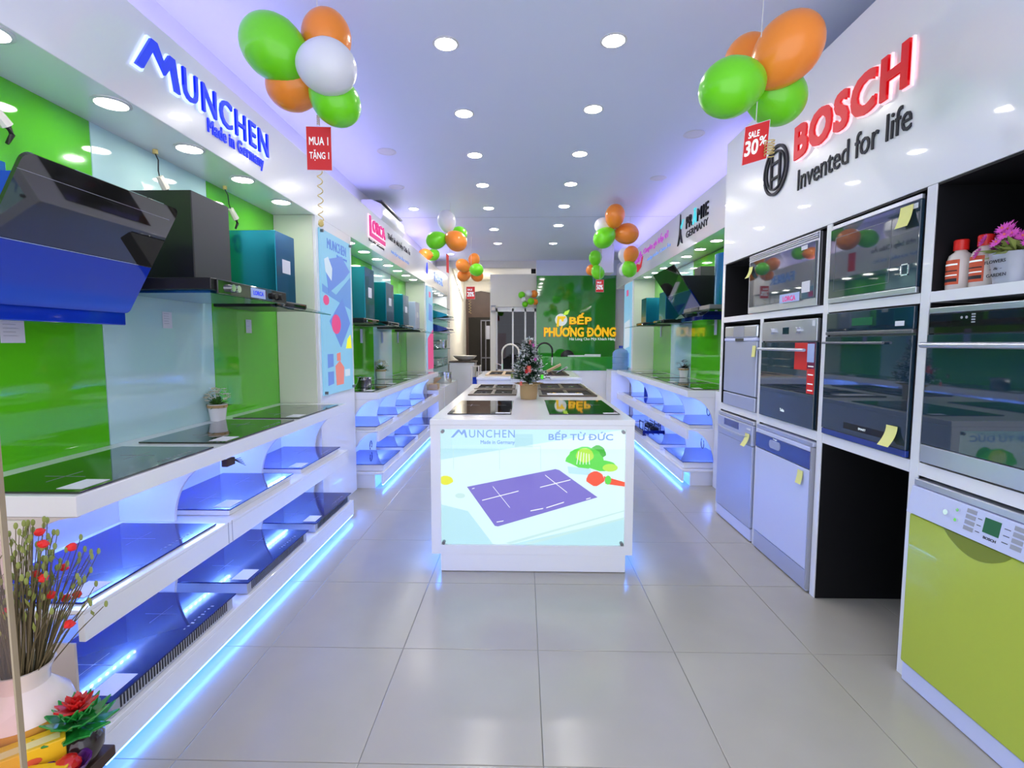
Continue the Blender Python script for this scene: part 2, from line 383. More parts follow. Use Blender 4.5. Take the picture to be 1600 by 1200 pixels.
# ------------------------------------------------------------------ downlights
def downlight(name, x, y, z, r, label, group, m, lit=True):
    t = thing(name, label, 'ceiling light', (x, y, z), group)
    MB().lathe([(r, 0), (r * 1.22, 0), (r * 1.25, -0.004), (r * 1.02, -0.007), (r, -0.004), (r, 0)], n=28).build('trim_ring', 'ring', t, local=True, smooth=True)
    MB().lathe([(r, -0.002), (r, -0.0045)], n=28).build('lens', m if lit else 'ring', t, local=True)
    return t
ordw = ['nearest', 'second', 'third', 'fourth', 'fifth', 'sixth', 'seventh', 'eighth', 'ninth']
for k, (y1, y2) in enumerate(zip((3.09, 3.99, 4.85, 5.75, 6.71, 7.94, 9.05), (3.08, 3.94, 4.84, 5.73, 6.64, 7.70, 9.07))):
    downlight('downlight', -0.455, y1, CZ, 0.062, 'round white downlight, %s in the ceiling row left of the centre' % ordw[k], 'ceiling downlights in two rows', 'downlight')
    downlight('downlight', 0.515, y2, CZ, 0.062, 'round white downlight, %s in the ceiling row right of the centre' % ordw[k], 'ceiling downlights in two rows', 'downlight')
for k, y in enumerate((6.72, 8.24, 10.1)):
    downlight('downlight', -1.43, y, CZ, 0.055, 'round white downlight near the left wall, %s from the camera' % ordw[k], 'downlights along the left of the ceiling', 'downlight')
for k, (x, y) in enumerate(((1.42, 4.42), (1.42, 5.55), (-1.25, 4.75), (-1.42, 5.8))):
    downlight('ceiling_speaker', x, y, CZ, 0.07, ('unlit round ceiling fitting, %s the %s side' % (('nearer on', 'farther on')[k % 2], ('right', 'left')[k // 2])), 'unlit round ceiling fittings', 'ring', lit=False)
for k in range(7):
    downlight('alcove_spotlight', -1.63, 0.64 + k * 0.47, 2.31, 0.055, 'round spotlight in the left near alcove, %s from the street' % ordw[k], 'spotlights in the left near alcove', 'spot_glow')
for k in range(7):
    downlight('alcove_spotlight', -1.66, 4.86 + k * 0.47, 2.31, 0.055, 'round spotlight in the left middle alcove, %s from the camera' % ordw[k], 'spotlights in the left middle alcove', 'spot_glow')
for k in range(4):
    downlight('alcove_spotlight', -1.66, 8.95 + k * 0.42, 2.31, 0.05, 'small spotlight above the far left glass shelves, %s from the camera' % ordw[k], 'spotlights above the far left shelves', 'spot_glow')
for k in range(8):
    downlight('alcove_spotlight', 1.93, 4.75 + k * 0.47, 2.385, 0.055, 'round spotlight in the right alcove, %s from the camera' % ordw[k], 'spotlights in the right alcove', 'spot_glow')

downlight('added_rear_light', -1.12, 12.0, 2.95, .16, 'round lamp on the rear ceiling before the dark wooden door', None, 'downlight')  # extra light added to brighten the rear passage; no fitting known there
# ------------------------------------------------------------------ signs
def letters2(s, m, edge, parent, o, u, v, w_, h_, bold=0.02, name='letters', **k):
    text(s, name, m, parent, Vector(o) + Vector(u).cross(Vector(v)) * 0.012, u, v, w_, h_, 0.012, bold, **k)
    text(s, 'glowing_edge', edge, parent, Vector(o) - Vector(u) * 0.006 - Vector(v) * 0.006, u, v, w_ + .012, h_ + .012, 0.011, bold + 0.018, **k)
t = thing('brand_sign', 'large blue lettering with a zigzag first letter on the near left fascia', 'sign', (-1.55, 2.06, 2.38))
Xs = -1.549
# the zigzag M, then the other letters
for m_, d, g in (('ink_blue', 0.022, 0.0), ('letter_edge', 0.011, 0.008)):
    zz = [(0.0 - g, 0.0 - g), (0.092 - g, 0.145 + g), (0.128, 0.145 + g), (0.165, 0.085), (0.20, 0.135 + g), (0.235 + g, 0.135 + g), (0.262 + g, 0.0 - g), (0.228 - g, 0.0 - g), (0.208, 0.088), (0.168, 0.035 - g), (0.105, 0.105), (0.040 + g, 0.0 - g)]
    MB().prism(zz, (Xs, 2.06, 2.465), LU, LV, d).build('letter' if m_ == 'ink_blue' else 'glowing_edge', m_, t)
letters2('UNCHEN', 'ink_blue', 'letter_edge', t, (Xs, 2.345, 2.468), LU, LV, 0.76, 0.135, 0.008, spacing=1.15)
text('Made in Germany', 'letters', 'ink_blue', t, (Xs, 2.54, 2.375), LU, LV, 0.535, 0.088, 0.006, 0.025, spacing=1.05)
t = thing('brand_sign', 'large red lettering with a ring emblem on the white right fascia', 'sign', (1.56, 3.2, 2.2))
Xr = 1.561 - 0.002
letters2('BOSCH', 'red_letter', 'pink_edge', t, (Xr, 3.02, 2.395), RU, RV, 0.86, 0.185, 0.045, spacing=1.12)
text('Invented for life', 'slogan', 'ink', t, (Xr, 3.0, 2.225), RU, RV, 0.85, 0.115, 0.006, 0.0)
em = MB()
def ringpts(cx_, cz_, ro, ri, x, n=40):
    vs = []; fs = []
    for i in range(n):
        a = 2 * PI * i / n
        for r_, dx in ((ro, 0), (ri, 0), (ri, -0.012), (ro, -0.012)): vs.append((x + dx, cx_ - r_ * math.cos(a), cz_ + r_ * math.sin(a)))
    for i in range(n):
        j = (i + 1) % n
        for a_, b_ in ((0, 1), (1, 2), (2, 3), (3, 0)): fs.append((i * 4 + a_, i * 4 + b_, j * 4 + b_, j * 4 + a_))
    return vs, fs
cy, cz = 3.262, 2.425
em.add(*ringpts(cy, cz, 0.150, 0.134, Xr)); em.add(*ringpts(cy, cz, 0.118, 0.108, Xr))
for s_ in (-1, 1):
    em.prism([(s_ * 0.042, -0.10), (s_ * 0.060, -0.09), (s_ * 0.060, 0.09), (s_ * 0.042, 0.10)], (Xr, cy, cz), RU, RV, 0.012)
    em.prism([(-0.045, s_ * 0.045 - 0.007), (0.045, s_ * 0.045 - 0.007), (0.045, s_ * 0.045 + 0.007), (-0.045, s_ * 0.045 + 0.007)], (Xr, cy, cz), RU, RV, 0.012)
em.build('emblem', 'ink', t)
t = thing('brand_sign', 'small pink sign with a big angular L on the left middle fascia', 'sign', (-1.55, 5.15, 2.4))
for m_, d, g in (('magenta_letter', 0.02, 0), ('pink_edge', 0.01, 0.014)):
    MB().prism([(0 - g, 0 - g), (0.56 + g, 0 - g), (0.56 + g, 0.04 + g), (0.055 + g, 0.04 + g), (0.04 + g, 0.20 + g), (0 - g, 0.20 + g)], (Xs, 5.13, 2.43), LU, LV, d).build('letter_l' if g == 0 else 'glowing_edge', m_, t)
letters2('ORCA', 'magenta_letter', 'pink_edge', t, (Xs, 5.22, 2.49), LU, LV, 0.46, 0.12, 0.03)
text('Best seller in Germany', 'slogan', 'ink', t, (Xs, 5.14, 2.375), LU, LV, 0.56, 0.035, 0.003)
t = thing('advert_lettering', 'grey and blue slogan lettering right of the pink sign on the left fascia', 'sign', (-1.55, 5.85, 2.4))
text('Thiết bị nhà bếp Châu Âu', 'slogan', 'ink', t, (Xs, 5.85, 2.53), LU, LV, 1.15, 0.10, 0.003)
text('NHẬP KHẨU ĐỨC', 'slogan', 'light_text', t, (Xs, 6.0, 2.40), LU, LV, 0.95, 0.06, 0.003)
t = thing('brand_sign', 'pale blue lettering and drop emblem at the far end of the left fascia', 'sign', (-1.55, 8.4, 2.4))
MB().prism([(0, 0.02), (0.05, -0.01), (0.10, 0.02), (0.10, 0.08), (0.05, 0.17), (0, 0.08)], (Xs, 8.15, 2.47), LU, LV, 0.012).build('emblem', 'ink_blue', t)
text('FABER', 'letters', 'light_text', t, (Xs, 8.9, 2.43), LU, LV, 0.85, 0.16, 0.012, 0.02)
t = thing('brand_sign', 'dark sign with a tower emblem and one cyan letter on the right fascia', 'sign', (1.78, 5.6, 2.5)); XR = 1.779
text('PR', 'letters', 'ink', t, (XR, 5.70, 2.60), RU, RV, 0.20, 0.125, 0.012, 0.01)
text('Ä', 'letters', 'cyan_letter', t, (XR, 5.485, 2.60), RU, RV, 0.12, 0.155, 0.012, 0.02)
text('MIE', 'letters', 'ink', t, (XR, 5.345, 2.60), RU, RV, 0.31, 0.125, 0.012, 0.008, spacing=1.12)
text('GERMANY', 'letters', 'ink', t, (XR, 5.70, 2.50), RU, RV, 0.66, 0.07, 0.006, 0.0)
MB().prism([(0, 0), (0.06, 0.12), (0.09, 0.34), (0.12, 0.12), (0.18, 0), (0.14, 0.02), (0.09, 0.10), (0.04, 0.02)], (XR, 6.0, 2.47), RU, RV, 0.012).build('emblem', 'ink', t)
MB().prism([(0.11, 0.20), (0.20, 0.26), (0.12, 0.17)], (XR, 6.0, 2.47), RU, RV, 0.012).build('emblem_star', 'cyan_letter', t)
t = thing('brand_sign', 'pink lettering with a red swoosh on the far right fascia', 'sign', (1.78, 7.5, 2.5))
text("Chef's", 'letters', 'violet_letter', t, (XR, 8.45, 2.60), RU, RV, 0.68, 0.14, 0.012, 0.02, shear=0.2)
text('Chuyên gia bếp từ', 'slogan', 'violet_letter', t, (XR, 7.70, 2.64), RU, RV, 1.3, 0.13, 0.006, 0.01)
text('nhập khẩu Châu Âu', 'slogan', 'light_text', t, (XR, 7.45, 2.52), RU, RV, 1.15, 0.07, 0.004)
MB().prism([(0, 0), (0.25, 0.10), (0.45, 0.06), (0.62, 0.16), (0.52, 0.02), (0.3, -0.03)], (XR, 8.35, 2.49), RU, RV, 0.008).build('swoosh', 'red_letter', t)
# reception wall and sign
rw = thing('reception_wall_panel', 'big glossy dark green glass wall panel behind the reception desk', 'wall panel', (0.27, 10.93, 0))
box(0.275, 10.90, 0.0, 1.95, 10.93, 2.775).build('glass_sheet', 'green_deep', rw, bevel=0.002)
t = thing('shop_sign', 'yellow two-line lettering with leaf emblem on the dark green wall', 'sign', (0.44, 10.9, 1.42))
Yb = 10.895
for m_, d, bo, off in (('yellow_letter', 0.03, 0.032, 0.0), ('orange_side', 0.014, 0.045, 0.010)):
    text('BẾP', 'letters', m_, t, (0.98 - off, Yb, 1.755 - off), FU, FV, 0.46 + 2 * off, 0.23 + 2 * off, d, bo)
    text('PHƯƠNG ĐÔNG', 'letters', m_, t, (0.44 - off, Yb, 1.49 - off), FU, FV, 1.52 + 2 * off, 0.24 + 2 * off, d, bo)
text('Hài Lòng Cho Mọi Khách Hàng', 'slogan', 'white_letter', t, (0.98, Yb, 1.395), FU, FV, 0.98, 0.075, 0.01, 0.01)
em = MB(); em.prism([(0.13 * math.cos(a) + 0.0, 0.13 * math.sin(a)) for a in [2 * PI * i / 24 for i in range(24)]], (0.80, Yb, 1.845), FU, FV, 0.014); em.build('emblem_disc', 'white_letter', t)
MB().prism([(-0.11, -0.16), (-0.06, -0.16), (-0.05, 0.0), (-0.01, 0.0), (0, -0.05), (0.04, -0.05), (0.045, 0.0), (0.08, 0.02), (0.09, 0.06), (-0.09, 0.06)], (0.81, Yb - 0.014, 1.86), FU, FV, 0.012).build('emblem_mark', 'yellow_letter', t)
MB().prism([(0, 0), (0.1, 0.02), (0.14, 0.12), (0.04, 0.08)], (0.84, Yb, 1.94), FU, FV, 0.016).build('emblem_leaf', 'light_lime', t)

# ------------------------------------------------------------------ wall posters on the pillars
def frame_bolts(t, pts, axis='x'):
    for p in pts:
        m = MB()
        if axis == 'x': m.tube([p, (p[0] + 0.022, p[1], p[2])], 0.012, 10)
        else: m.tube([p, (p[0], p[1] - 0.022, p[2])], 0.014, 12)
        m.build('standoff_bolt', 'steel_dark', t)
t = thing('poster', 'tall blue lit poster of cooktops on the left near pillar', 'poster', (-1.55, 3.86, 0.9))
px = -1.548
box(px, 3.86, 0.955, px + 0.012, 4.53, 2.23).build('panel', 'poster_cyan', t, bevel=0.001)
def flat(t, m, pts, name='print', o=None, u=LU, v=LV, d=0.0015): return MB().prism(pts, o, u, v, d).build(name, m, t)
pp = (px + 0.0125, 3.86, 0.955)
flat(t, 'poster_mid', [(0.02, 0.80), (0.65, 0.70), (0.65, 0.98), (0.30, 0.80), (0.02, 0.86)], o=pp)
flat(t, 'poster_blue', [(0.14, 0.80), (0.50, 0.95), (0.64, 1.03), (0.44, 1.13), (0.08, 1.05)], o=(pp[0] + .002, pp[1], pp[2]))
flat(t, 'poster_pale', [(0.08, 0.96), (0.2, 0.9), (0.22, 1.0), (0.14, 1.08), (0.06, 1.05)], o=(pp[0] + .004, pp[1], pp[2]))
flat(t, 'poster_blue', [(0.14, 0.58), (0.38, 0.37), (0.62, 0.58), (0.44, 0.78)], o=(pp[0] + .002, pp[1], pp[2]))
flat(t, 'poster_pink', [(0.28 + 0.10 * math.cos(a), 0.56 + 0.08 * math.sin(a)) for a in [2 * PI * i / 16 for i in range(16)]], o=(pp[0] + .004, pp[1], pp[2]))
flat(t, 'poster_pink', [(0.08 + 0.06 * math.cos(a), 0.74 + 0.04 * math.sin(a)) for a in [2 * PI * i / 10 for i in range(10)]], o=(pp[0] + .004, pp[1], pp[2]))
flat(t, 'light_yellow', [(0.5, 0.36), (0.64, 0.36), (0.62, 0.48), (0.54, 0.44)], o=(pp[0] + .002, pp[1], pp[2]))
flat(t, 'poster_coral', [(0.26, 0.06), (0.42, 0.06), (0.44, 0.20), (0.34, 0.26), (0.24, 0.22)], o=(pp[0] + .002, pp[1], pp[2]))
flat(t, 'poster_coral', [(0.28, 0.26), (0.36, 0.26), (0.36, 0.33), (0.28, 0.32)], o=(pp[0] + .002, pp[1], pp[2]))
flat(t, 'poster_blue', [(0.08, 0.21), (0.2, 0.22), (0.2, 0.32), (0.08, 0.32)], o=(pp[0] + .002, pp[1], pp[2]))
flat(t, 'poster_blue', [(0.08, 0.07), (0.2, 0.08), (0.2, 0.18), (0.08, 0.18)], o=(pp[0] + .002, pp[1], pp[2]))
flat(t, 'poster_pale', [(0.46, 0.12), (0.58, 0.12), (0.58, 0.18), (0.46, 0.18)], o=(pp[0] + .002, pp[1], pp[2]))
text('MUNCHEN', 'poster_text', 'poster_blue', t, (pp[0], 4.0, 2.10), LU, LV, 0.42, 0.08, 0.003, 0.01)
text('Made in Germany', 'poster_text', 'poster_blue', t, (pp[0], 4.2, 2.055), LU, LV, 0.24, 0.03, 0.003, 0.01)
frame_bolts(t, [(px + .012, 3.88, 0.975), (px + .012, 4.51, 0.975), (px + .012, 3.88, 2.21), (px + .012, 4.51, 2.21)])
t = thing('poster', 'narrow blue and red lit poster on the left far pillar', 'poster', (-1.55, 8.1, 0.9))
box(px, 8.12, 0.93, px + 0.012, 8.62, 2.27).build('panel', 'poster_cyan', t)
flat(t, 'poster_pink', [(0, 0), (0.5, 0), (0.5, 0.66), (0.3, 0.60), (0, 0.50)], o=(px + .013, 8.12, 0.93))
flat(t, 'poster_blue', [(0.1, 0.80), (0.42, 0.78), (0.40, 1.05), (0.14, 1.07)], o=(px + .013, 8.12, 0.93))
flat(t, 'poster_pink', [(0.15, 1.17), (0.3, 1.17), (0.3, 1.26), (0.15, 1.26)], o=(px + .013, 8.12, 0.93))
t = thing('poster', 'pale blue lit poster on the right far pillar', 'poster', (1.78, 8.5, 0.9))
box(1.766, 8.45, 0.95, 1.779, 9.02, 2.36).build('panel', 'poster_cyan', t)
flat(t, 'poster_pale', [(0.05, 0.3), (0.5, 0.35), (0.5, 0.8), (0.05, 0.75)], o=(1.765, 9.02, 0.95), u=RU)
flat(t, 'poster_pink', [(0.2, 1.2), (0.35, 1.2), (0.35, 1.3), (0.2, 1.3)], o=(1.765, 9.02, 0.95), u=RU)
flat(t, 'poster_mid', [(0.05, 0.02), (0.5, 0.02), (0.5, 0.25), (0.05, 0.2)], o=(1.765, 9.02, 0.95), u=RU)

# ------------------------------------------------------------------ display counters
def counter(label, xw, xf, y0, y1, divs, H=0.905, end_mat='white_gloss', seams=()):
    """xw = wall side, xf = aisle side"""
    s = 1 if xf > xw else -1
    t = thing('display_counter', label, 'counter', ((xw + xf) / 2, (y0 + y1) / 2, 0))
    box(xw, y0, H - 0.065, xf, y1, H).build('countertop', 'white_gloss', t, bevel=0.003)
    box(xw, y0 + .002, 0.12, xw + s * 0.02, y1 - .002, H - .066).build('back_panel', 'white_gloss', t)
    m1 = box(xw + s * .021, y0, 0.535, xf, y1, 0.548); m1.box(xf - s * 0.022, y0, 0.447, xf, y1, 0.5345)
    m1.build('middle_shelf', 'white_gloss', t, bevel=0.002)
    xl = xf + s * 0.035
    m2 = box(xw + s * .021, y0, 0.135, xl, y1, 0.155); m2.box(xl - s * 0.02, y0, 0.045, xl, y1, 0.134)
    m2.build('lower_shelf', 'white_gloss', t, bevel=0.002)
    box(xw, y0 + .02, 0.0, xf - s * 0.05, y1 - .02, 0.133).build('plinth', 'white_gloss', t)
    for k, yd in enumerate(divs):
        yy = min(max(yd, y0), y1 - 0.018); first = abs(yd - y0) < 1e-3
        for za, zb, x_f in ((0.549, H - 0.0655, xf), (0.156, 0.534, xf - s * .023)):
            a = 0.25; b_ = (zb - za); pts = [(xw + s * .021, za), (x_f - s * a, za)] + [(x_f - s * a * math.cos(q), za + b_ * math.sin(q)) for q in [PI / 2 * i / 14 for i in range(1, 15)]] + [(xw + s * .021, zb)]
            MB().prism(pts, (0, yy + 0.016, 0), (1, 0, 0), (0, 0, 1), 0.016).build('divider', end_mat if first else 'white_gloss', t)
    for za in (H - 0.085, 0.515):
        x_ = xw + s * 0.045
        st = box(x_ - .008, y0 + 0.03, za, x_ + .008, y1 - 0.03, za + 0.010).build('led_strip', 'led_niche', t)
        dots = MB(); nd = int((y1 - y0 - .08) / .04)
        for q in range(nd): dots.box(x_ + s * .0082, y0 + .04 + q * .04, za + .001, x_ + s * .0098, y0 + .052 + q * .04, za + .009)
        dots.build('led_chips', 'led_dot', st)['kind'] = 'stuff'
    # LED line under the lower front
    box(xl - s * .006, y0 + .01, 0.034, xl - s * 0.018, y1 - .01, 0.044).build('led_strip', 'led_blue', t)
    for ys in seams: box(xf - s * .001, ys, 0.447, xf + s * .0008, ys + .004, 0.548).build('seam', 'grey_plastic', t)
    return t
counter('long white near left display counter with blue lit recesses', -1.872, -1.345, 1.46, 3.80, [1.46, 2.225, 3.0, 3.784], seams=(2.22, 2.25), end_mat='laminate')
counter('white left middle display counter beyond the tall poster', -1.872, -1.34, 4.62, 7.95, [4.62, 5.42, 6.20, 6.98, 7.93])
counter('white right display counter beyond the tall oven cabinet', 2.132, 1.545, 4.78, 8.38, [4.78, 5.62, 6.46, 7.30, 8.36], H=0.915)
tag(box(2.132, 4.07, 0.0, 1.80, 4.775, 0.915).build('filler_panel', 'white_gloss', bevel=.003), 'white filler block between the oven cabinet and right counter', 'panel')
# wall socket on near end
t = thing('wall_socket', 'white four way switch plate on the left counter end', 'switch', (-1.75, 1.455, 0.8))
box(-1.60, 1.447, 0.66, -1.49, 1.459, 0.832).build('plate', 'vase_white', t, bevel=.002)
for dx in (0, .03):
    for dz in (0, .04): box(-1.553 + dx - .02, 1.443, 0.72 + dz, -1.54 + dx - .02, 1.448, 0.735 + dz).build('rocker', 'vase_white', t, bevel=.001)
box(-1.872, 1.452, 0.16, -1.375, 1.4595, 0.445).build('end_cladding', 'laminate').__setitem__('label', 'pale laminate end cladding of the near left counter')
o = bpy.data.objects['end_cladding']; o['category'] = 'panel'

# ------------------------------------------------------------------ cooktops
def cooktop(label, xc, y0, y1, z, depth=0.42, m='black_glass', body=0.0, group=None, s=1, vents=False, sticker=True, tilt=0.0, marks=True, bodym='steel'):
    """s=+1 user side towards +X (left wall); the glass lies from xc-depth/2 to xc+depth/2"""
    yc = (y0 + y1) / 2; L = (y1 - y0)
    t = thing('cooktop', label, 'cooktop', (xc, yc, z), group)
    zt = body
    box(-depth / 2, -L / 2, zt, depth / 2, L / 2, zt + 0.006).build('glass_plate', m, t, local=True, bevel=0.0015)
    if body > 0.001:
        box(-depth / 2 + .012, -L / 2 + .012, 0, depth / 2 - .012, L / 2 - .012, body - .0005).build('steel_body', bodym, t, local=True, bevel=.002)
        if vents:
            v = MB(); xx = (depth / 2 - .012) * s
            for k in range(44): 
                yy = -L / 2 + .05 + k * (L - .1) / 44
                v.box(xx, yy, 0.010, xx + s * .0012, yy + .006, body - .008)
            v.build('vent_grille', 'ink', t, local=True)
    if marks:
        for yq in (-L * 0.24, L * 0.24):
            r = MB(); r.box(-.07, yq - .001, zt + .0062, .07, yq + .001, zt + .0066); r.box(-.001, yq - .07, zt + .0062, .001, yq + .07, zt + .0066)
            r.build('cooking_zone_mark', 'grey_plastic', t, local=True)
    c = MB()
    for k in range(9): c.box(s * (depth / 2 - .045), L * .08 + k * .022, zt + .0062, s * (depth / 2 - .040 + .004 * (k % 3)), L * .08 + .008 + k * .022, zt + .0066)
    c.build('touch_control', 'grey_plastic', t, local=True)
    if sticker:
        box(s * (depth / 2 - .10), -L / 2 + .03, zt + .0061, s * (depth / 2 - .02), -L / 2 + .14, zt + .0072).build('price_sticker', 'paper', t, local=True)
    return t
G = 'cooktops on the near left countertop'
for k, (a, b_) in enumerate(((1.485, 2.16), (2.255, 2.94), (3.01, 3.66))):
    cooktop('black glass cooktop on the near left countertop, %s' % ('nearest to the street', 'in front of the white flower pot', 'farthest, by the tall blue poster')[k], -1.56, a, b_, 0.906, 0.41, 'black_glass', 0, G)
G = 'cooktops on the middle shelf of the near left counter'
for k, (a, b_, bo) in enumerate(((1.495, 2.19, 0.0), (2.30, 2.96, 0.028), (3.08, 3.74, 0.028))):
    cooktop('blue filmed cooktop on middle shelf of near left counter, %s' % ('largest, nearest the flower vase', 'second', 'farthest')[k], -1.595, a, b_, 0.549, 0.43, ('film_blue', 'film_blue', 'film_blue')[k], bo, G, sticker=True, bodym='white_gloss')
G = 'cooktops on the lower shelf of the near left counter'
for k, (a, b_) in enumerate(((1.50, 2.21), (2.31, 3.00), (3.11, 3.77))):
    cooktop('dark blue filmed cooktop with steel rim low on the near left counter, %s' % ('nearest', 'middle one', 'farthest')[k], -1.53, a, b_, 0.157, 0.43, 'film_dark', 0.058, G, vents=True)
G = 'cooktops on the left middle countertop'
for k, (a, b_) in enumerate(((4.68, 5.36), (5.48, 6.16), (6.25, 6.95), (7.05, 7.75))):
    cooktop('black cooktop on the left middle countertop, %s from the tall poster' % ordw[k].replace('nearest', 'first'), -1.61, a, b_, 0.906, 0.42, 'black_glass', 0, G)
G = 'blue filmed cooktops in the left middle counter'
for k, (a, b_) in enumerate(((4.66, 5.30), (5.46, 6.10), (6.24, 6.88), (7.02, 7.66))):
    cooktop('blue filmed cooktop, upper recess of left middle counter, %s' % ordw[k], -1.59, a, b_, 0.549, 0.44, 'film_blue', 0.03, G, bodym='white_gloss', sticker=False, marks=False)
    cooktop('blue filmed cooktop, lower recess of left middle counter, %s' % ordw[k], -1.53, a, b_, 0.157, 0.44, 'film_dark' if k == 3 else 'film_blue', 0.06, G, bodym='white_gloss', sticker=False, marks=False)
G = 'cooktops on the right countertop'
for k, (a, b_) in enumerate(((4.86, 5.54), (5.66, 6.36), (6.48, 7.20), (7.35, 8.05))):
    cooktop('black cooktop on the right countertop, %s from the oven cabinet' % ordw[k].replace('nearest', 'first'), 1.845, a, b_, 0.916, 0.44, 'black_glass', 0, G, s=-1)
G = 'blue filmed cooktops in the right counter'
for k, (a, b_) in enumerate(((4.83, 5.50), (5.68, 6.34), (6.52, 7.18), (7.36, 8.0))):
    cooktop('blue filmed cooktop, upper recess of the right counter, %s' % ordw[k], 1.81, a, b_, 0.549, 0.46, 'film_blue', 0.03, G, s=-1, bodym='white_gloss', sticker=False, marks=False)
    if k != 2: cooktop('blue filmed cooktop, lower recess of the right counter, %s' % ordw[k], 1.76, a, b_, 0.157, 0.46, 'film_blue', 0.06, G, s=-1, bodym='white_gloss', sticker=False, marks=False)
# gas hob with pan supports in third lower recess on the right
t = thing('gas_hob', 'dark gas hob with pan supports low in the right counter', 'gas hob', (1.74, 6.85, 0.157))
box(1.55, 6.55, .157, 1.93, 7.15, .225).build('body', 'film_dark', t, bevel=.003)
for yy in (6.70, 7.0):
    MB().lathe([(0.06, 0), (0.06, .02), (0.03, .035)], (1.74, yy, .226), 16).build('burner', 'rubber', t)
    g_ = MB()
    for a in range(4): g_.box(1.74 - .11 + a * .07, yy - .11, .275, 1.74 - .10 + a * .07, yy + .11, .285)
    for dx in (-.11, .10):
        for dy in (-.11, .10): g_.box(1.74 + dx, yy + dy, .226, 1.75 + dx, yy + dy + .01, .28)
    g_.build('pan_support', 'rubber', t)
# small cable loops seen in the recesses
def cable(label, pts, r=0.004, m='rubber'):
    return tag(MB().tube(pts, r, 6).build('power_cable', m, smooth=True), label, 'cable')
def loop(cx_, cy_, cz_, r, x=0.0, a0=0, a1=300, n=14): return [(cx_ + 0.02 * i / n, cy_ + r * math.cos(math.radians(a0 + (a1 - a0) * i / n)), cz_ + r * math.sin(math.radians(a0 + (a1 - a0) * i / n))) for i in range(n + 1)]
cable('black cable loop hanging in the right counter, upper nearest recess', loop(1.83, 5.05, 0.70, 0.06, a0=120, a1=400))
cable('black cable loop hanging in the right counter, lower nearest recess', loop(1.80, 5.10, 0.36, 0.06, a0=150, a1=390))
cable('black cable loop on the lowest cooktop of the left middle counter', loop(-1.62, 5.25, 0.27, 0.06, a0=-20, a1=200))
cable('black curled cable in the far recess of the left middle counter', loop(-1.70, 7.35, 0.72, 0.06, a0=100, a1=380))
t = thing('insect_decoration', 'small brown plug with thin wires under the left countertop edge', 'plug', (-1.36, 2.32, 0.80))
box(-1.40, 2.28, 0.79, -1.37, 2.345, 0.825).build('plug_body', 'wood_dark', t, bevel=.004)
wv = MB()
for k in range(5): wv.tube([(-1.38, 2.345, .81), (-1.37, 2.39 + .01 * k, .81 - .012 * k)], .0015, 5)
wv.build('wire', 'rubber', t)

# ------------------------------------------------------------------ left near hoods
t = thing('slanted_hood', 'big slanted range hood with black upper glass and blue filmed lower part', 'range hood', (-1.7, 1.6, 1.47))
ya, yb = 1.49, 2.155
# slanted face: from (x=-1.70, z=1.50) up to (x=-1.46, z=1.93)
u_ = Vector((0, 1, 0)); v_ = Vector((0.243, 0, 0.43)).normalized()
Lh = 0.495
def rr(w0, h0, w1, h1, r, corners=(1, 1, 1, 1), n=5):
    pts = []
    for (cx_, cy_, a0, on) in ((w1 - r, h1 - r, 0, corners[0]), (w0 + r, h1 - r, 90, corners[1]), (w0 + r, h0 + r, 180, corners[2]), (w1 - r, h0 + r, 270, corners[3])):
        if on: pts += [(cx_ + r * math.cos(math.radians(a0 + 90 * i / n)), cy_ + r * math.sin(math.radians(a0 + 90 * i / n))) for i in range(n + 1)]
        else: pts.append((cx_ + (r if a0 in (0, 270) else -r), cy_ + (r if a0 in (0, 90) else -r)))
    return pts
oo = Vector((-1.703, ya, 1.497))
MB().prism(rr(0, 0.225, yb - ya, Lh, .03, (1, 1, 0, 0)), oo, u_, v_, 0.012).build('upper_glass', 'black_glass', t)
MB().prism(rr(0, 0.0, yb - ya, 0.220, .02, (0, 0, 1, 1)), oo, u_, v_, 0.012).build('lower_glass', 'film_hood', t)
MB().prism([(0, .2215), (yb - ya, .2215), (yb - ya, .2235), (0, .2235)], oo, u_, v_, 0.014).build('steel_line', 'chrome', t)
MB().prism([(0.0, .44), (yb - ya - .03, .44), (yb - ya - .03, .4412), (0, .4412)], oo, u_, v_, 0.0135).build('touch_line', 'grey_plastic', t)
hb = MB(); hb.add([(-1.72, ya + .04, 1.50), (-1.86, ya + .04, 1.50), (-1.86, ya + .04, 1.88), (-1.505, ya + .04, 1.88), (-1.72, yb - .04, 1.50), (-1.86, yb - .04, 1.50), (-1.86, yb - .04, 1.88), (-1.505, yb - .04, 1.88)],
       [(0, 1, 2, 3), (7, 6, 5, 4), (0, 4, 5, 1), (1, 5, 6, 2), (2, 6, 7, 3), (3, 7, 4, 0)])
hb.build('body', 'film_hood', t)
box(-1.86, 1.5, 1.44, -1.70, yb - .01, 1.497).build('grease_tray', 'film_hood', t, bevel=.004)
box(-1.86, 1.50, 1.881, -1.68, 1.66, 1.95).build('chimney', 'teal_side', t, bevel=.003)

def chimney_hood(label, x0, x1, ya, yb, z0, z1, body, cm=('black_paint', 'charcoal'), cat='range hood', s=1, group=None):
    """x0 wall side x1 aisle side; body=(xf, ya, yb, z0, z1)"""
    t = thing('chimney_hood', label, cat, ((x0 + x1) / 2, (ya + yb) / 2, z0), group)
    MB().box(x0, ya, z0, x1, yb, z1).build('chimney', cm[0], t, bevel=.003)
    e = s * .0015
    box(x1 + e, ya + .002, z0 + .002, x1 + e * .2, yb - .002, z1 - .002).build('chimney_front', cm[1], t)
    return t
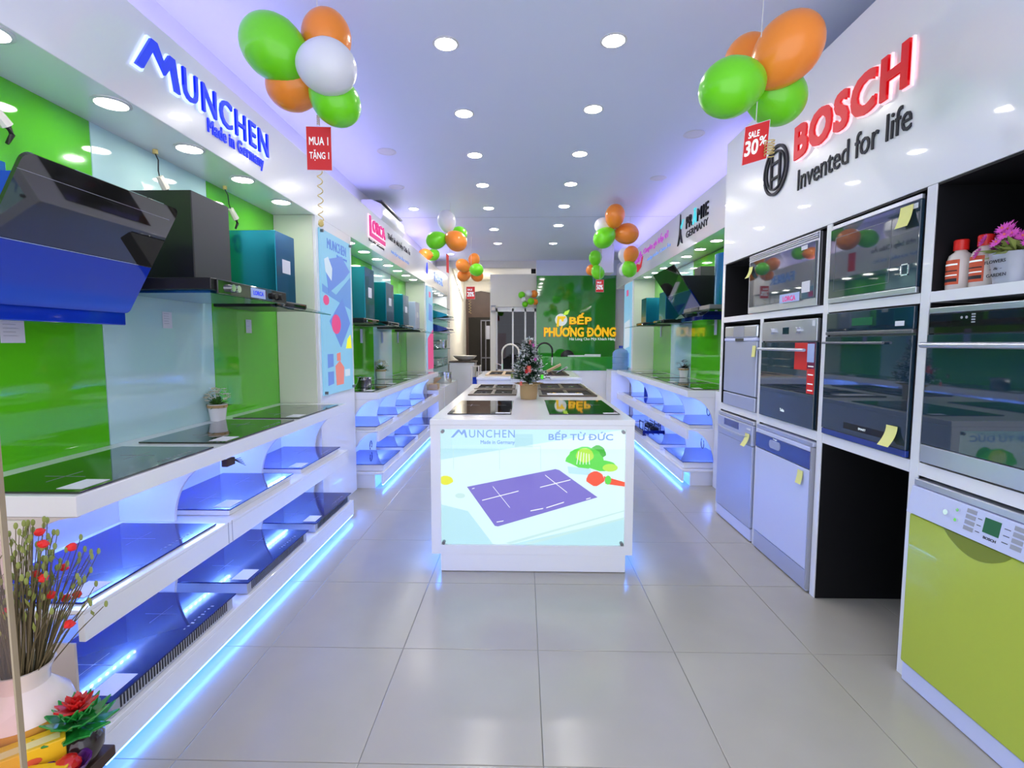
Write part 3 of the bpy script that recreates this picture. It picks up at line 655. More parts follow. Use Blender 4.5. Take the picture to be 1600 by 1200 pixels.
# black T hood
t = chimney_hood('black boxy chimney hood with knobs behind the slanted hood', -1.86, -1.55, 2.39, 2.69, 1.655, 2.075, None)
box(-1.86, 2.22, 1.60, -1.37, 2.93, 1.652).build('body', 'black_paint', t, bevel=.004)
cpn = box(-1.3695, 2.25, 1.585, -1.357, 2.90, 1.648).build('control_panel', 'black_glass', t, bevel=.003)
box(-1.84, 2.26, 1.588, -1.40, 2.89, 1.5995).build('filter_plate', 'teal_side', t)
for yk in (2.34, 2.385, 2.745, 2.815):
    MB().tube([(-1.357, yk, 1.617), (-1.337, yk, 1.617)], 0.017, 14).build('knob', 'chrome' if yk < 2.5 else 'rubber', cpn, smooth=True)
box(-1.3565, 2.52, 1.592, -1.3545, 2.66, 1.64).build('brand_plate', 'paper_blue', t)
text('LORCA', 'plate_text', 'ink_blue', t, (-1.354, 2.54, 1.605), LU, LV, 0.10, 0.022, .001, .02)
# teal hood with glass canopy
def teal_hood(label, x0, x1, ya, yb, z0, z1, xc, yc0, yc1, s=1, cm=('teal_film', 'teal_side'), group='teal filmed chimney hoods', canopy='canopy_glass', sticker=True):
    t = chimney_hood(label, x0, x1, ya, yb, z0, z1, None, cm, s=s, group=group)
    n = 12; pts = []
    d = abs(xc - x0)
    for i in range(n + 1):
        q = i / n; pts.append((s * d * q, 0.045 * math.sin(PI * min(1, 0.15 + q * .85)) - .03 * q))
    poly = pts + [(p[0], p[1] - .006) for p in reversed(pts)]
    MB().prism(poly, (x0, yc1, z0 - .035), (1, 0, 0), (0, 0, 1), yc1 - yc0).build('glass_canopy', canopy, t, smooth=True)
    box(x0, (yc0 + yc1) / 2 - .25, z0 - .05, x0 + s * d * .72, (yc0 + yc1) / 2 + .25, z0 - .002).build('motor_box', 'black_paint', t, bevel=.006)
    box(x0 + s * d * .72, (yc0 + yc1) / 2 - .20, z0 - .048, x0 + s * (d * .72 + .012), (yc0 + yc1) / 2 + .20, z0 - .012).build('control_panel', 'black_glass', t, bevel=.003)
    MB().tube([(x0 + s * (d * .72 + .012), yc0 + .2, z0 - .03), (x0 + s * (d * .72 + .02), yc0 + .2, z0 - .03)], .01, 10).build('button', 'chrome', t)
    if sticker:
        box(x1 + s * .0016, (ya + yb) / 2 - .05, z0 + (z1 - z0) * .42, x1 + s * .003, (ya + yb) / 2 + .06, z0 + (z1 - z0) * .62).build('sticker', 'paper', t)
    return t
teal_hood('teal filmed chimney hood with dark glass canopy right of the black boxy hood', -1.86, -1.55, 3.19, 3.45, 1.63, 2.065, -1.37, 2.95, 3.60)
teal_hood('teal filmed chimney hood, nearest in the left middle alcove', -1.86, -1.52, 4.88, 5.18, 1.60, 2.09, -1.36, 4.62, 5.42)
teal_hood('teal filmed chimney hood, second in the left middle alcove', -1.86, -1.52, 5.62, 5.95, 1.60, 2.03, -1.34, 5.45, 6.2)
teal_hood('teal filmed chimney hood, third in the left middle alcove', -1.86, -1.54, 6.50, 6.82, 1.59, 1.98, -1.36, 6.30, 7.05)
teal_hood('silver hood shape added for a grey reflection, farthest in the left middle alcove', -1.86, -1.58, 7.42, 7.72, 1.57, 1.96, -1.38, 7.2, 7.95, cm=('steel_soft', 'steel_soft'))  # solid hood put in where a grey reflection shows on the return panel
# right alcove hoods
tr = thing('curved_hood', 'teal filmed hood with rounded chimney beside the oven cabinet', 'range hood', (2.0, 4.75, 1.5))
MB().lathe([(.155, 0), (.155, .48)], (1.93, 4.80, 1.70), 32).build('chimney', 'teal_side', tr, smooth=True)
box(1.94, 4.655, 1.70, 2.133, 4.945, 2.18).build('chimney_back', 'teal_side', tr)
box(2.133, 4.45, 1.655, 1.60, 5.15, 1.695).build('body', 'steel_dark', tr, bevel=.006)
MB().prism([(0, 0), (0.54, 0), (0.60, -.05), (0.60, -.056), (.54, -.006), (0, -.006)], (2.133, 4.40, 1.65), (-1, 0, 0), (0, 0, 1), .8).build('glass_canopy', 'canopy_glass', tr)
box(1.598, 4.7, 1.66, 1.592, 4.9, 1.69).build('control_panel', 'black_glass', tr)
t = thing('slanted_hood', 'black slanted glass hood tilting out in the right alcove', 'range hood', (1.9, 5.6, 1.6))
u2 = Vector((0, -1, 0)); v2 = Vector((-0.32, 0, 0.47)).normalized(); o2 = Vector((1.86, 6.05, 1.66))
MB().prism([(0, 0.30), (0.80, 0.30), (0.80, 0.60), (0, 0.60)], o2, u2, v2, .012).build('upper_glass', 'black_glass', t)
MB().prism([(0, 0.0), (0.80, 0.0), (0.80, 0.295), (0, 0.295)], o2, u2, v2, .012).build('lower_glass', 'film_dark', t)
MB().prism([(0, .296), (.8, .296), (.8, .300), (0, .300)], o2, u2, v2, .014).build('steel_line', 'chrome', t)
hb = MB(); Y0, Y1 = 5.30, 6.0
hb.add([(1.88, Y0, 1.66), (2.13, Y0, 1.66), (2.13, Y0, 2.05), (1.62, Y0, 2.05), (1.88, Y1, 1.66), (2.13, Y1, 1.66), (2.13, Y1, 2.05), (1.62, Y1, 2.05)], [(0, 1, 2, 3), (7, 6, 5, 4), (0, 4, 5, 1), (1, 5, 6, 2), (2, 6, 7, 3), (3, 7, 4, 0)])
hb.build('body', 'black_paint', t)
box(2.13, Y0, 1.60, 1.84, Y1, 1.655).build('grease_tray', 'film_dark', t, bevel=.004)
box(2.13, 5.42, 2.05, 1.85, 5.62, 2.16).build('chimney', 'charcoal', t)
teal_hood('blue filmed chimney hood with flat body, second from far end of right alcove', 2.132, 1.82, 6.60, 6.90, 1.66, 2.02, 1.62, 6.35, 7.1, s=-1, cm=('teal_side', 'teal_film'), sticker=False)
teal_hood('teal filmed chimney hood at the far end of the right alcove', 2.132, 1.80, 7.55, 7.85, 1.66, 2.02, 1.60, 7.3, 8.1, s=-1, cm=('teal_film', 'teal_side'), sticker=False)

# plugs and cables above the hoods
def hanging_plug(label, x, y, z, dy=0.08, drop=.16, pm='vase_white'):
    t = thing('hanging_plug', label, 'plug', (x, y, z))
    MB().tube([(x, y, z), (x, y, z - .02)], .012, 8).build('cable_gland', 'ribbon', t)
    MB().tube([(x, y, z - .02), (x + .01, y + dy * .2, z - drop * .4), (x, y + dy * .7, z - drop * .8), (x, y + dy, z - drop)], .003, 6).build('cable', 'rubber', t, smooth=True)
    MB().tube([(x, y + dy, z - drop), (x + .005, y + dy * 1.3 + .03, z - drop - .05)], .016, 8, .020).build('plug_body', pm, t, smooth=True)
    MB().tube([(x + .005, y + dy * 1.3 + .03, z - drop - .05), (x + .006, y + dy * 1.3 + .045, z - drop - .075), (x, y + dy * 1.3 + .03, z - drop - .11)], .011, 8, .006).build('plug_tail', 'rubber' if pm != 'vase_white' or dy < .07 else 'vase_white', t, smooth=True)
    return t
hanging_plug('white plug on a dangling cable, top left above the slanted hood', -1.82, 1.70, 2.305, 0.06, .13)
hanging_plug('dark ended plug on a dangling cable above the teal hood', -1.80, 3.10, 2.305, 0.05, .12)
hanging_plug('plug on a dangling cable above the black boxy hood', -1.80, 2.52, 2.305, 0.02, .12)
cable('coiled black cable hung on green wall left of the teal hood', [(-1.85 + .0006 * i, 3.10 + .03 * math.cos(i * .45), 2.0 + .055 * math.sin(i * .45)) for i in range(40)], .003)
cable('thin curved black cable on the right alcove wall above the rounded hood', [(2.12, 5.0, 2.12), (2.12, 5.1, 2.12), (2.12, 5.2, 2.06), (2.12, 5.23, 1.98)], .004)

# papers on the alcove glass
def note(label, pts_o, u, v, w_, h_, m='paper', lines=5, cat='paper note', group=None, curl=0.0):
    t = thing('paper_note', label, cat, pts_o, group)
    o = Vector(pts_o); n = Vector(u).cross(Vector(v))
    mb = MB(); k = 6; vs = []
    for i in range(k + 1):
        q = i / k; off = n * (.002 + curl * (1 - q) ** 2)
        vs += [o + Vector(v) * h_ * q + off, o + Vector(u) * w_ + Vector(v) * h_ * q + off]
    vs2 = vs + [p + n * .0006 for p in vs]; N = len(vs); fs = []
    for i in range(k): fs += [(2 * i, 2 * i + 1, 2 * i + 3, 2 * i + 2), (N + 2 * i, N + 2 * i + 2, N + 2 * i + 3, N + 2 * i + 1)]
    mb.add(vs2, fs); mb.build('sheet', m, t)
    if lines:
        l = MB()
        for i in range(lines): 
            z_ = h_ * (0.88 - 0.75 * i / lines)
            l.prism([(w_ * .1, z_), (w_ * random.uniform(.6, .9), z_), (w_ * .6, z_ + h_ * .018), (w_ * .1, z_ + h_ * .018)], o + n * (.0045 + curl), u, v, .0004)
        l.build('written_lines', 'grey_plastic', t)
    return t
xa = -1.859
note('white price sheet stuck on near green glass below the slanted hood', (xa, 1.765, 1.365), LU, LV, .09, .09)
note('white price sheet stuck on the pale glass panel', (xa, 2.585, 1.44), LU, LV, .07, .085)
note('narrow white price card on the second green panel of left near alcove', (xa, 3.37, 1.43), LU, LV, .07, .09, lines=2)
for k, y in enumerate((5.75, 7.45)): note('small white price card on left middle alcove %s panel' % ('nearer green', 'farther green')[k], (xa, y, 1.36), LU, LV, .09, .16, 'paper', 0)
note('small white price card on the pale glass of the left middle alcove', (xa, 6.6, 1.36), LU, LV, .09, .14, 'paper_blue', 0)
for k, y in enumerate((5.05, 8.0)): note('small white price card on the right alcove, %s green panel' % ('nearer', 'farther')[k], (2.134, y + 0.7 * (1 - k), 1.45), RU, RV, .08, .17, 'paper', 0)

# ------------------------------------------------------------------ tall oven cabinet on the right
XF = 1.56; XB = 2.148
cab = thing('oven_cabinet', 'tall white cabinet wall with black recesses holding ovens and dishwashers', 'cabinet', (1.85, 2.7, 0))
Y_ = [(4.02, 4.06), (2.655, 2.70), (2.005, 2.05), (1.33, 1.375)]
for a, b_ in Y_:
    box(XF, a, 0, XB, b_, 1.966).build('upright', 'white_gloss', cab, bevel=.0015)
box(XF, 3.36, 0, XB, 3.40, 1.52).build('upright', 'white_gloss', cab, bevel=.0015)
box(XF, 1.33, 1.967, XB, 4.06, 2.88).build('fascia_board', 'white_gloss', cab, bevel=.002)
for (a, b_) in ((2.702, 4.018), (2.052, 2.653), (1.377, 2.003)):
    box(XF + .001, a, 1.52, XB, b_, 1.56).build('shelf', 'white_gloss', cab)
for (a, b_) in ((3.402, 4.018), (2.702, 3.358), (2.052, 2.653), (1.377, 2.003)):
    box(XF + .001, a, .845, XB, b_, .895).build('shelf', 'white_gloss', cab)
    box(XB - .02, a, 0.0, XB - .005, b_, .843).build('back_board', 'black_board', cab)
    box(XB - .02, a, 0.897, XB - .005, b_, 1.518).build('back_board', 'black_board', cab)
for (a, b_) in ((2.702, 4.018), (2.052, 2.653), (1.377, 2.003)):
    box(XB - .02, a, 1.562, XB - .005, b_, 1.965).build('back_board', 'black_board', cab)
    box(XF + .004, a, 1.958, XB - .021, b_, 1.965).build('lining', 'black_board', cab)
def lining(a, b_, z0, z1):
    box(XF + .004, b_ - .004, z0, XB - .021, b_, z1).build('lining', 'black_board', cab)
    box(XF + .004, a, z0, XB - .021, a + .004, z1).build('lining', 'black_board', cab)
for a, b_ in ((3.402, 4.018), (2.702, 3.358), (2.052, 2.653), (1.377, 2.003)):
    lining(a, b_, .897, 1.518); lining(a, b_, 0.002, .843)
for a, b_ in ((2.702, 4.018), (2.052, 2.653), (1.377, 2.003)): lining(a, b_, 1.562, 1.957)

def panel(t, name, m, y0, y1, z0, z1, d, x=XF, bevel=.002, back=0.0):
    return box(x + back, y0, z0, x - d, y1, z1).build(name, m, t, bevel=bevel)
def bar_handle(t, y0, y1, z, x=XF, out=.04, r=.009, m='steel'):
    dg_ = [c for c in t.children if c.name.startswith('door')][0]
    h = MB().tube([(x - out, y0, z), (x - out, y1, z)], r, 12).build('handle', m, dg_, smooth=True)
    for y in (y0 + .03, y1 - .03): MB().tube([(x, y, z), (x - out, y, z)], r * .8, 8).build('handle_post', m, dg_)
# row 1 microwave A
t = thing('microwave_oven', 'built-in microwave with steel louvred frame beside the red can', 'oven', (1.8, 3.15, 1.562))
panel(t, 'body', 'steel_dark', 2.75, 3.565, 1.563, 1.95, 0, back=.42, x=XF + .006)
panel(t, 'frame', 'steel', 2.745, 3.57, 1.563, 1.952, .010, back=.004)
for k in range(3): panel(t, 'louvre', 'steel', 2.75, 3.56, 1.918 + k * .011, 1.925 + k * .011, .018, back=-.010)
panel(t, 'door_glass', 'oven_glass', 2.765, 3.545, 1.605, 1.905, .018, back=-.0105)
panel(t, 'price_label', 'paper', 2.80, 2.88, 1.64, 1.70, .0195, back=-.0182, bevel=0)
panel(t, 'brand_label', 'paper_blue', 2.90, 3.12, 1.60, 1.65, .0198, back=-.0182, bevel=0)
text('LORCA', 'label_text', 'magenta_letter', t, (XF - .0199, 3.08, 1.607), RU, RV, .14, .03, .001, .02)
panel(t, 'corner_label', 'paper', 2.84, 2.90, 1.875, 1.897, .0195, back=-.0182, bevel=0)
# row 1 microwave B
t = thing('microwave_oven', 'black glass microwave with steel strips and square button', 'oven', (1.8, 2.35, 1.562))
panel(t, 'body', 'steel_dark', 2.07, 2.64, 1.563, 1.94, 0, back=.42, x=XF + .006)
panel(t, 'glass_front', 'oven_glass', 2.062, 2.642, 1.588, 1.925, .012, back=.004)
panel(t, 'steel_strip', 'steel', 2.062, 2.642, 1.926, 1.945, .012, back=.004); panel(t, 'steel_strip', 'steel', 2.062, 2.642, 1.563, 1.587, .012, back=.004)
m_ = MB()
for a, b_, c, d_ in ((2.215, 2.60, 1.62, 1.622), (2.215, 2.60, 1.88, 1.882), (2.215, 2.217, 1.62, 1.88), (2.598, 2.60, 1.62, 1.88)): m_.box(XF - .0128, a, c, XF - .0121, b_, d_)
m_.build('door_outline', 'steel_dark', t)
m_ = MB()
for a, b_, c, d_ in ((2.105, 2.150, 1.638, 1.643), (2.105, 2.150, 1.68, 1.685), (2.105, 2.110, 1.638, 1.685), (2.145, 2.150, 1.638, 1.685)): m_.box(XF - .014, a, c, XF - .0122, b_, d_)
m_.build('square_button', 'chrome', t)
panel(t, 'corner_label', 'paper', 2.075, 2.115, 1.895, 1.915, .0135, back=-.0122, bevel=0)
# row 2 compact steel dishwasher
t = thing('compact_dishwasher', 'small steel fronted dishwasher in the leftmost middle recess', 'dishwasher', (1.8, 3.69, .897))
panel(t, 'body', 'steel_dark', 3.42, 3.94, .897, 1.45, 0, back=.45, x=XF + .012)
panel(t, 'door', 'steel_soft', 3.412, 3.945, 1.0, 1.375, .012, back=.010, bevel=.004)
panel(t, 'kick_panel', 'steel_soft', 3.412, 3.945, .898, .992, .012, back=.010, bevel=.004)
panel(t, 'control_strip', 'steel', 3.412, 3.945, 1.40, 1.485, .016, back=.010, bevel=.010)
panel(t, 'grip_lip', 'lilac_plastic', 3.412, 3.945, 1.376, 1.399, .018, back=.010, bevel=.006)
panel(t, 'display', 'grey_plastic', 3.60, 3.78, 1.405, 1.482, .018, back=-.0165, bevel=.001)
panel(t, 'grip_recess', 'charcoal', 3.60, 3.74, 1.375, 1.396, .0195, back=-.0185, bevel=.001)
# row 2 oven A
t = thing('built_in_oven', 'oven with steel control panel, two knobs and a red sticker', 'oven', (1.8, 3.03, .897))
panel(t, 'body', 'steel_dark', 2.73, 3.34, .90, 1.49, 0, back=.5, x=XF + .006)
cpn = panel(t, 'control_panel', 'steel', 2.722, 3.338, 1.375, 1.495, .014, back=.004)
panel(t, 'door_glass', 'oven_glass', 2.722, 3.338, .90, 1.368, .014, back=.004)
for y in (3.19, 2.90):
    MB().tube([(XF - .014, y, 1.435), (XF - .034, y, 1.435)], .018, 18).build('knob', 'steel', cpn, smooth=True)
panel(cpn, 'display', 'lcd', 3.005, 3.075, 1.415, 1.455, .0155, back=-.0142, bevel=0)
bar_handle(t, 2.79, 3.33, 1.325)
panel(t, 'blue_sticker', 'paper_blue', 2.735, 2.80, 1.26, 1.36, .0155, back=-.0142, bevel=0)
panel(t, 'red_sticker', 'tag_red', 2.725, 2.795, 1.09, 1.225, .0155, back=-.0142, bevel=0)
panel(t, 'red_sticker', 'tag_red', 2.80, 2.93, 1.215, 1.365, .0150, back=-.0142, bevel=0)
m_ = MB()
for z in (1.235, 1.19, 1.14, 1.105): m_.box(XF - .0162, 2.735, z, XF - .0156, 2.785, z + .006)
m_.build('sticker_text', 'white_letter', t)
panel(t, 'round_sticker', 'paper', 2.74, 2.765, 1.455, 1.485, .0155, back=-.0142, bevel=0)
text('Teka', 'brand_text', 'white_letter', t, (XF - .0143, 3.07, .955), RU, RV, .05, .018, .001, .02)
# row 2 oven B
t = thing('built_in_oven', 'black glass oven with thin dark handle above the empty recess', 'oven', (1.8, 2.35, .897))
panel(t, 'body', 'steel_dark', 2.07, 2.64, .90, 1.49, 0, back=.5, x=XF + .006)
panel(t, 'control_panel', 'oven_glass', 2.062, 2.642, 1.42, 1.512, .012, back=.004)
panel(t, 'steel_strip', 'steel_dark', 2.062, 2.642, 1.404, 1.419, .016, back=.004)
panel(t, 'door_glass', 'oven_glass', 2.062, 2.642, .93, 1.395, .014, back=.004)
panel(t, 'lower_strip', 'navy_panel', 2.062, 2.642, .90, .928, .012, back=.004)
bar_handle(t, 2.20, 2.64, 1.365, m='steel_dark', r=.006, out=.03)
panel(t, 'display', 'lcd_green', 2.30, 2.44, 1.445, 1.48, .0135, back=-.0122, bevel=0)
panel(t, 'name_strip', 'black_paint', 2.18, 2.46, .955, .985, .0150, back=-.0142, bevel=0)
text('SMART', 'brand_text', 'white_letter', t, (XF - .0152, 2.35, .965), RU, RV, .05, .010, .001)
panel(t, 'corner_label', 'paper', 2.11, 2.16, 1.435, 1.455, .0135, back=-.0122, bevel=0)
# row 2 oven D
t = thing('built_in_oven', 'large black glass oven with round steel bar handle, nearest on right', 'oven', (1.8, 1.69, .897))
panel(t, 'body', 'steel_dark', 1.39, 1.98, .90, 1.49, 0, back=.5, x=XF + .006)
panel(t, 'steel_strip', 'steel', 1.385, 1.985, 1.475, 1.497, .014, back=.004)
panel(t, 'control_panel', 'black_glass', 1.385, 1.985, 1.40, 1.473, .012, back=.004)
panel(t, 'door_glass', 'oven_glass', 1.385, 1.985, .975, 1.397, .014, back=.004)
panel(t, 'steel_strip', 'steel', 1.385, 1.985, .905, .973, .014, back=.004)
bar_handle(t, 1.40, 1.975, 1.357, r=.011, out=.042)
m_ = MB()
for y in (1.82, 1.84): m_.tube([(XF - .012, y, 1.455), (XF - .0128, y, 1.455)], .005, 10)
for k in range(4): m_.box(XF - .0128, 1.785, 1.435 + k * .009, XF - .0121, 1.80, 1.440 + k * .009)
m_.build('touch_symbols', 'grey_plastic', t)

# row 3 dishwashers
def dishwasher(label, y0, y1, top_m, door_m, ctrl, zt=.835, out=.012):
    t = thing('dishwasher', label, 'dishwasher', (1.8, (y0 + y1) / 2, 0))
    panel(t, 'body', 'steel_dark', y0 + .006, y1 - .006, .01, zt - .03, 0, back=.52, x=XF + .01)
    panel(t, 'worktop', top_m, y0, y1, zt - .027, zt, out + .004, back=.52, bevel=.004)
    ctrl(t)
    return t
def c1(t):
    cs = panel(t, 'control_strip', 'steel_soft', 3.408, 4.012, .665, .806, .022, back=.010, bevel=.006)
    panel(cs, 'display', 'navy_panel', 3.62, 3.88, .745, .795, .0235, back=-.0222, bevel=0)
    pts = [(0.0, 0.0), (.10, -.022), (.28, -.028), (.44, -.022), (.52, 0.0), (.44, -.010), (.28, -.014), (.10, -.010)]
    MB().prism(pts, (XF - .022, 3.98, .728), RU, RV, .012).build('grip_lip', 'steel', t)
    panel(t, 'door', 'steel_soft', 3.408, 4.012, .10, .663, .018, back=.010, bevel=.004)
    panel(t, 'kick_panel', 'lilac_plastic', 3.408, 4.012, .008, .092, .010, back=.010, bevel=.003)
    panel(t, 'brand_label', 'paper', 3.43, 3.49, .77, .782, .0235, back=-.0222, bevel=0)
dishwasher('grey dishwasher with curved grip and dark display, leftmost on floor level', 3.405, 4.015, 'steel', 'steel_soft', c1)
def c2(t):
    panel(t, 'control_strip', 'navy_panel', 2.722, 3.352, .685, .780, .022, back=.010, bevel=.003)
    panel(t, 'top_strip', 'lilac_plastic', 2.722, 3.352, .781, .806, .022, back=.010, bevel=.003)
    panel(t, 'side_strip', 'grey_plastic', 2.706, 2.7215, .02, .806, .018, back=.010, bevel=.002)
    pts = rr(0, 0, .13, .05, .02); MB().prism(pts, (XF - .022, 3.16, .715), RU, RV, .004).build('grip_recess', 'steel_soft', t)
    panel(t, 'door', 'lilac_plastic', 2.722, 3.352, .125, .680, .018, back=.010, bevel=.004)
    panel(t, 'kick_panel', 'steel_soft', 2.71, 3.352, .008, .118, .012, back=.010, bevel=.003)
    text('Texgio', 'brand_text', 'white_letter', t, (XF - .0222, 3.12, .772 - .004), RU, RV, .05, .010, .001)
dishwasher('pale blue dishwasher with dark blue control strip next to the empty recess', 2.705, 3.355, 'steel_soft', 'lilac_plastic', c2)
def c3(t):
    x = XF
    m_ = MB(); m_.add([(x + .01, 1.38, .70), (x - .04, 1.38, .70), (x - .022, 1.38, .806), (x + .01, 1.38, .806), (x + .01, 2.0, .70), (x - .04, 2.0, .70), (x - .022, 2.0, .806), (x + .01, 2.0, .806)],
           [(0, 1, 2, 3), (7, 6, 5, 4), (0, 4, 5, 1), (1, 5, 6, 2), (2, 6, 7, 3), (3, 7, 4, 0)])
    cp_ = m_.build('control_panel', 'lilac_plastic', t, bevel=.002)
    sl = Vector((.018, 0, .106)).normalized(); oo = Vector((x - .0395, 1.98, .702))
    def cp(a, b_, c, d_, m, name, th=.0015): MB().prism([(a, c), (b_, c), (b_, d_), (a, d_)], oo, RU, sl, th).build(name, m, cp_)
    def ck(a, c, r, name='button'):
        MB().prism([(a + r * math.cos(q), c + r * math.sin(q)) for q in [2 * PI * i / 16 for i in range(16)]], oo, RU, sl, .008).build(name, 'chrome', cp_)
    ck(.16, .055, .010); ck(.205, .078, .006); ck(.205, .042, .006); ck(.47, .078, .006); ck(.47, .042, .006)
    for k in range(4): cp(.235, .272, .022 + k * .020, .036 + k * .020, 'grey_plastic', 'button'); cp(.405, .44, .022 + k * .020, .036 + k * .020, 'grey_plastic', 'button')
    cp(.305, .362, .038, .088, 'lcd_green', 'display')
    text('BOSCH', 'brand_text', 'ink', t, oo + Vector((0, -.312, 0)) + sl * .018, RU, sl, .045, .009, .001, .03)
    for k in range(3): cp(.28, .295, .03 + k * .022, .032 + k * .022, 'ink', 'button_caption'); cp(.375, .395, .03 + k * .022, .032 + k * .022, 'ink', 'button_caption')
    # flat door; the scooped grip's shade is painted as a darker crescent
    panel(t, 'door', 'lime_door', 1.385, 1.995, .085, .694, .030, back=.010, bevel=.006)
    pts = [(0, 0)] + [(.26 * i / 12, -.060 * math.sin(PI * i / 12) ** .8) for i in range(1, 12)] + [(.26, 0)]
    MB().prism(pts, (x - .0302, 1.83, .694), RU, RV, .0015).build('grip_shade', 'lime_shade', t)
    pts = [(p[0], p[1] * .72) for p in pts]
    panel(t, 'kick_panel', 'lilac_plastic', 1.385, 1.995, .004, .078, .020, back=.010, bevel=.003)
dishwasher('yellow green dishwasher with white control panel, nearest on the right', 1.38, 2.0, 'steel', 'lime_door', c3)
# post-it notes
def postit(label, y, z, w_=.06, h_=.075, x=XF - .016, curl=.02):
    t = note(label, (x, y, z), RU, RV, w_, h_, 'postit', 0, 'sticky note', 'yellow sticky notes', curl)
    t.name = 'sticky_note'
postit('yellow sticky note on the left edge of the louvred microwave', 3.545, 1.80, .055, .075, x=XF - .020, curl=.028)
postit('yellow sticky note at the top right of the black microwave', 2.165, 1.83, .07, .085, x=XF - .014)
postit('yellow sticky note beside the compact steel dishwasher', 3.46, 1.27, .05, .075, curl=.006)
postit('yellow sticky note at the bottom right of the black oven', 2.165, .935, .065, .085, x=XF - .018, curl=.035)
postit('yellow sticky note on the curved grip dishwasher', 3.50, .66, .065, .085, x=XF - .024, curl=.035)
postit('yellow sticky note on the pale blue dishwasher', 2.83, .585, .055, .075, x=XF - .020, curl=.012)
# items on the upper shelves
def bottle(label, x, y, z):
    t = thing('cleaner_bottle', label, 'bottle', (x, y, z), 'cleaner bottles with red caps')
    bb = MB().lathe([(.036, 0), (.040, .006), (.040, .105), (.034, .128), (.020, .140), (.018, .150)], n=24).build('body', 'bottle_body', t, local=True, smooth=True)
    MB().lathe([(.023, .146), (.023, .182), (.020, .185)], n=20).build('cap', 'red_plastic', t, local=True, smooth=True)
    l = MB(); 
    for i in range(9):
        pass
    n = 10; vs = []
    for i in range(n + 1):
        a = math.radians(180 - 48 + 96 * i / n); vs += [(.0408 * math.cos(a), .0408 * math.sin(a), .02), (.0408 * math.cos(a), .0408 * math.sin(a), .11)]
    l.add(vs, [(2 * i, 2 * i + 2, 2 * i + 3, 2 * i + 1) for i in range(n)]); l.build('label_print', 'label_red', bb, local=True)
    for zz, hh, mm in ((.09, .006, 'white_letter'), (.068, .004, 'ink'), (.052, .004, 'white_letter'), (.03, .012, 'ink')):
        vs = []
        for i in range(n + 1):
            a = math.radians(180 - 40 + 80 * i / n); vs += [(.0412 * math.cos(a), .0412 * math.sin(a), zz), (.0412 * math.cos(a), .0412 * math.sin(a), zz + hh)]
        l = MB(); l.add(vs, [(2 * i, 2 * i + 2, 2 * i + 3, 2 * i + 1) for i in range(n)]); l.build('label_line', mm, bb, local=True)
bottle('white cleaner bottle with red cap, left one on the black shelf', 1.625, 1.955, 1.561)
bottle('white cleaner bottle with red cap, right one behind the pink flowers', 1.635, 1.865, 1.561)
t = thing('flower_pot', 'zinc FLOWERS & GARDEN pot of pink daisies on the black shelf', 'flower pot', (1.63, 1.745, 1.561))
MB().lathe([(.052, 0), (.066, .098), (.069, .102), (.065, .102), (.050, .004)], n=32).build('pot', 'zinc', t, local=True, smooth=True)
for k, (s_, w_) in enumerate((('FLOWERS', .075), ('- & -', .045), ('GARDEN', .070))):
    text(s_, 'pot_lettering', 'ink', t, (-.0665 + .003 * k, w_ / 2, .068 - k * .022), RU, RV, w_, .011 if k != 1 else .008, .001, .01, local=True)
lf = MB(); dz = MB(); ctr = MB()
for k in range(70):
    a = random.uniform(0, 2 * PI); e_ = random.uniform(.1, 1.2)
    lf.leafq((random.uniform(-.03, .03), random.uniform(-.03, .03), .10), (math.cos(a) * math.cos(e_), math.sin(a) * math.cos(e_), math.sin(e_)), random.uniform(.06, .12), .02, .3)
lf.build('leaves', 'leaf_lime', t, local=True)
for k in range(38):
    a = random.uniform(0, 2 * PI); r_ = random.uniform(0.01, .10); c = Vector((r_ * math.cos(a) * .75, r_ * math.sin(a) * 1.2, .172 + random.uniform(-.03, .035) - r_ * .35))
    nd = Vector((c.x - .02, c.y, .05)).normalized(); t1 = nd.orthogonal().normalized(); t2 = nd.cross(t1)
    for p in range(14):
        q = 2 * PI * p / 14; d_ = t1 * math.cos(q) + t2 * math.sin(q); s_ = nd.cross(d_)
        e_ = c + d_ * .024 + nd * .004; dz.add([c, c + d_ * .014 + s_ * .0035, e_, c + d_ * .014 - s_ * .0035], [(0, 1, 2, 3)])
    ctr.ball(c + nd * .003, .004, 6, 4)
dz.build('daisies', 'petal_pink', t, local=True); ctr.build('flower_centres', 'petal_coral', t, local=True)
t = thing('snack_can', 'tall red can with clear lid in the black niche', 'can', (1.66, 3.70, 1.561))
MB().lathe([(.040, 0), (.040, .155), (.038, .160)], n=24).build('can_body', 'label_red', t, local=True, smooth=True)
MB().lathe([(.043, .160), (.043, .178), (.040, .182)], n=24).build('lid', 'grey_plastic', t, local=True, smooth=True)
MB().lathe([(.0405, .03), (.0405, .07)], n=24).build('label_band', 'tag_red', t, local=True)
tag(box(1.62, 3.58, 1.561, 1.75, 3.63, 1.60).build('small_box', 'tag_red', bevel=.002), 'small flat red box lying beside the snack can', 'box')

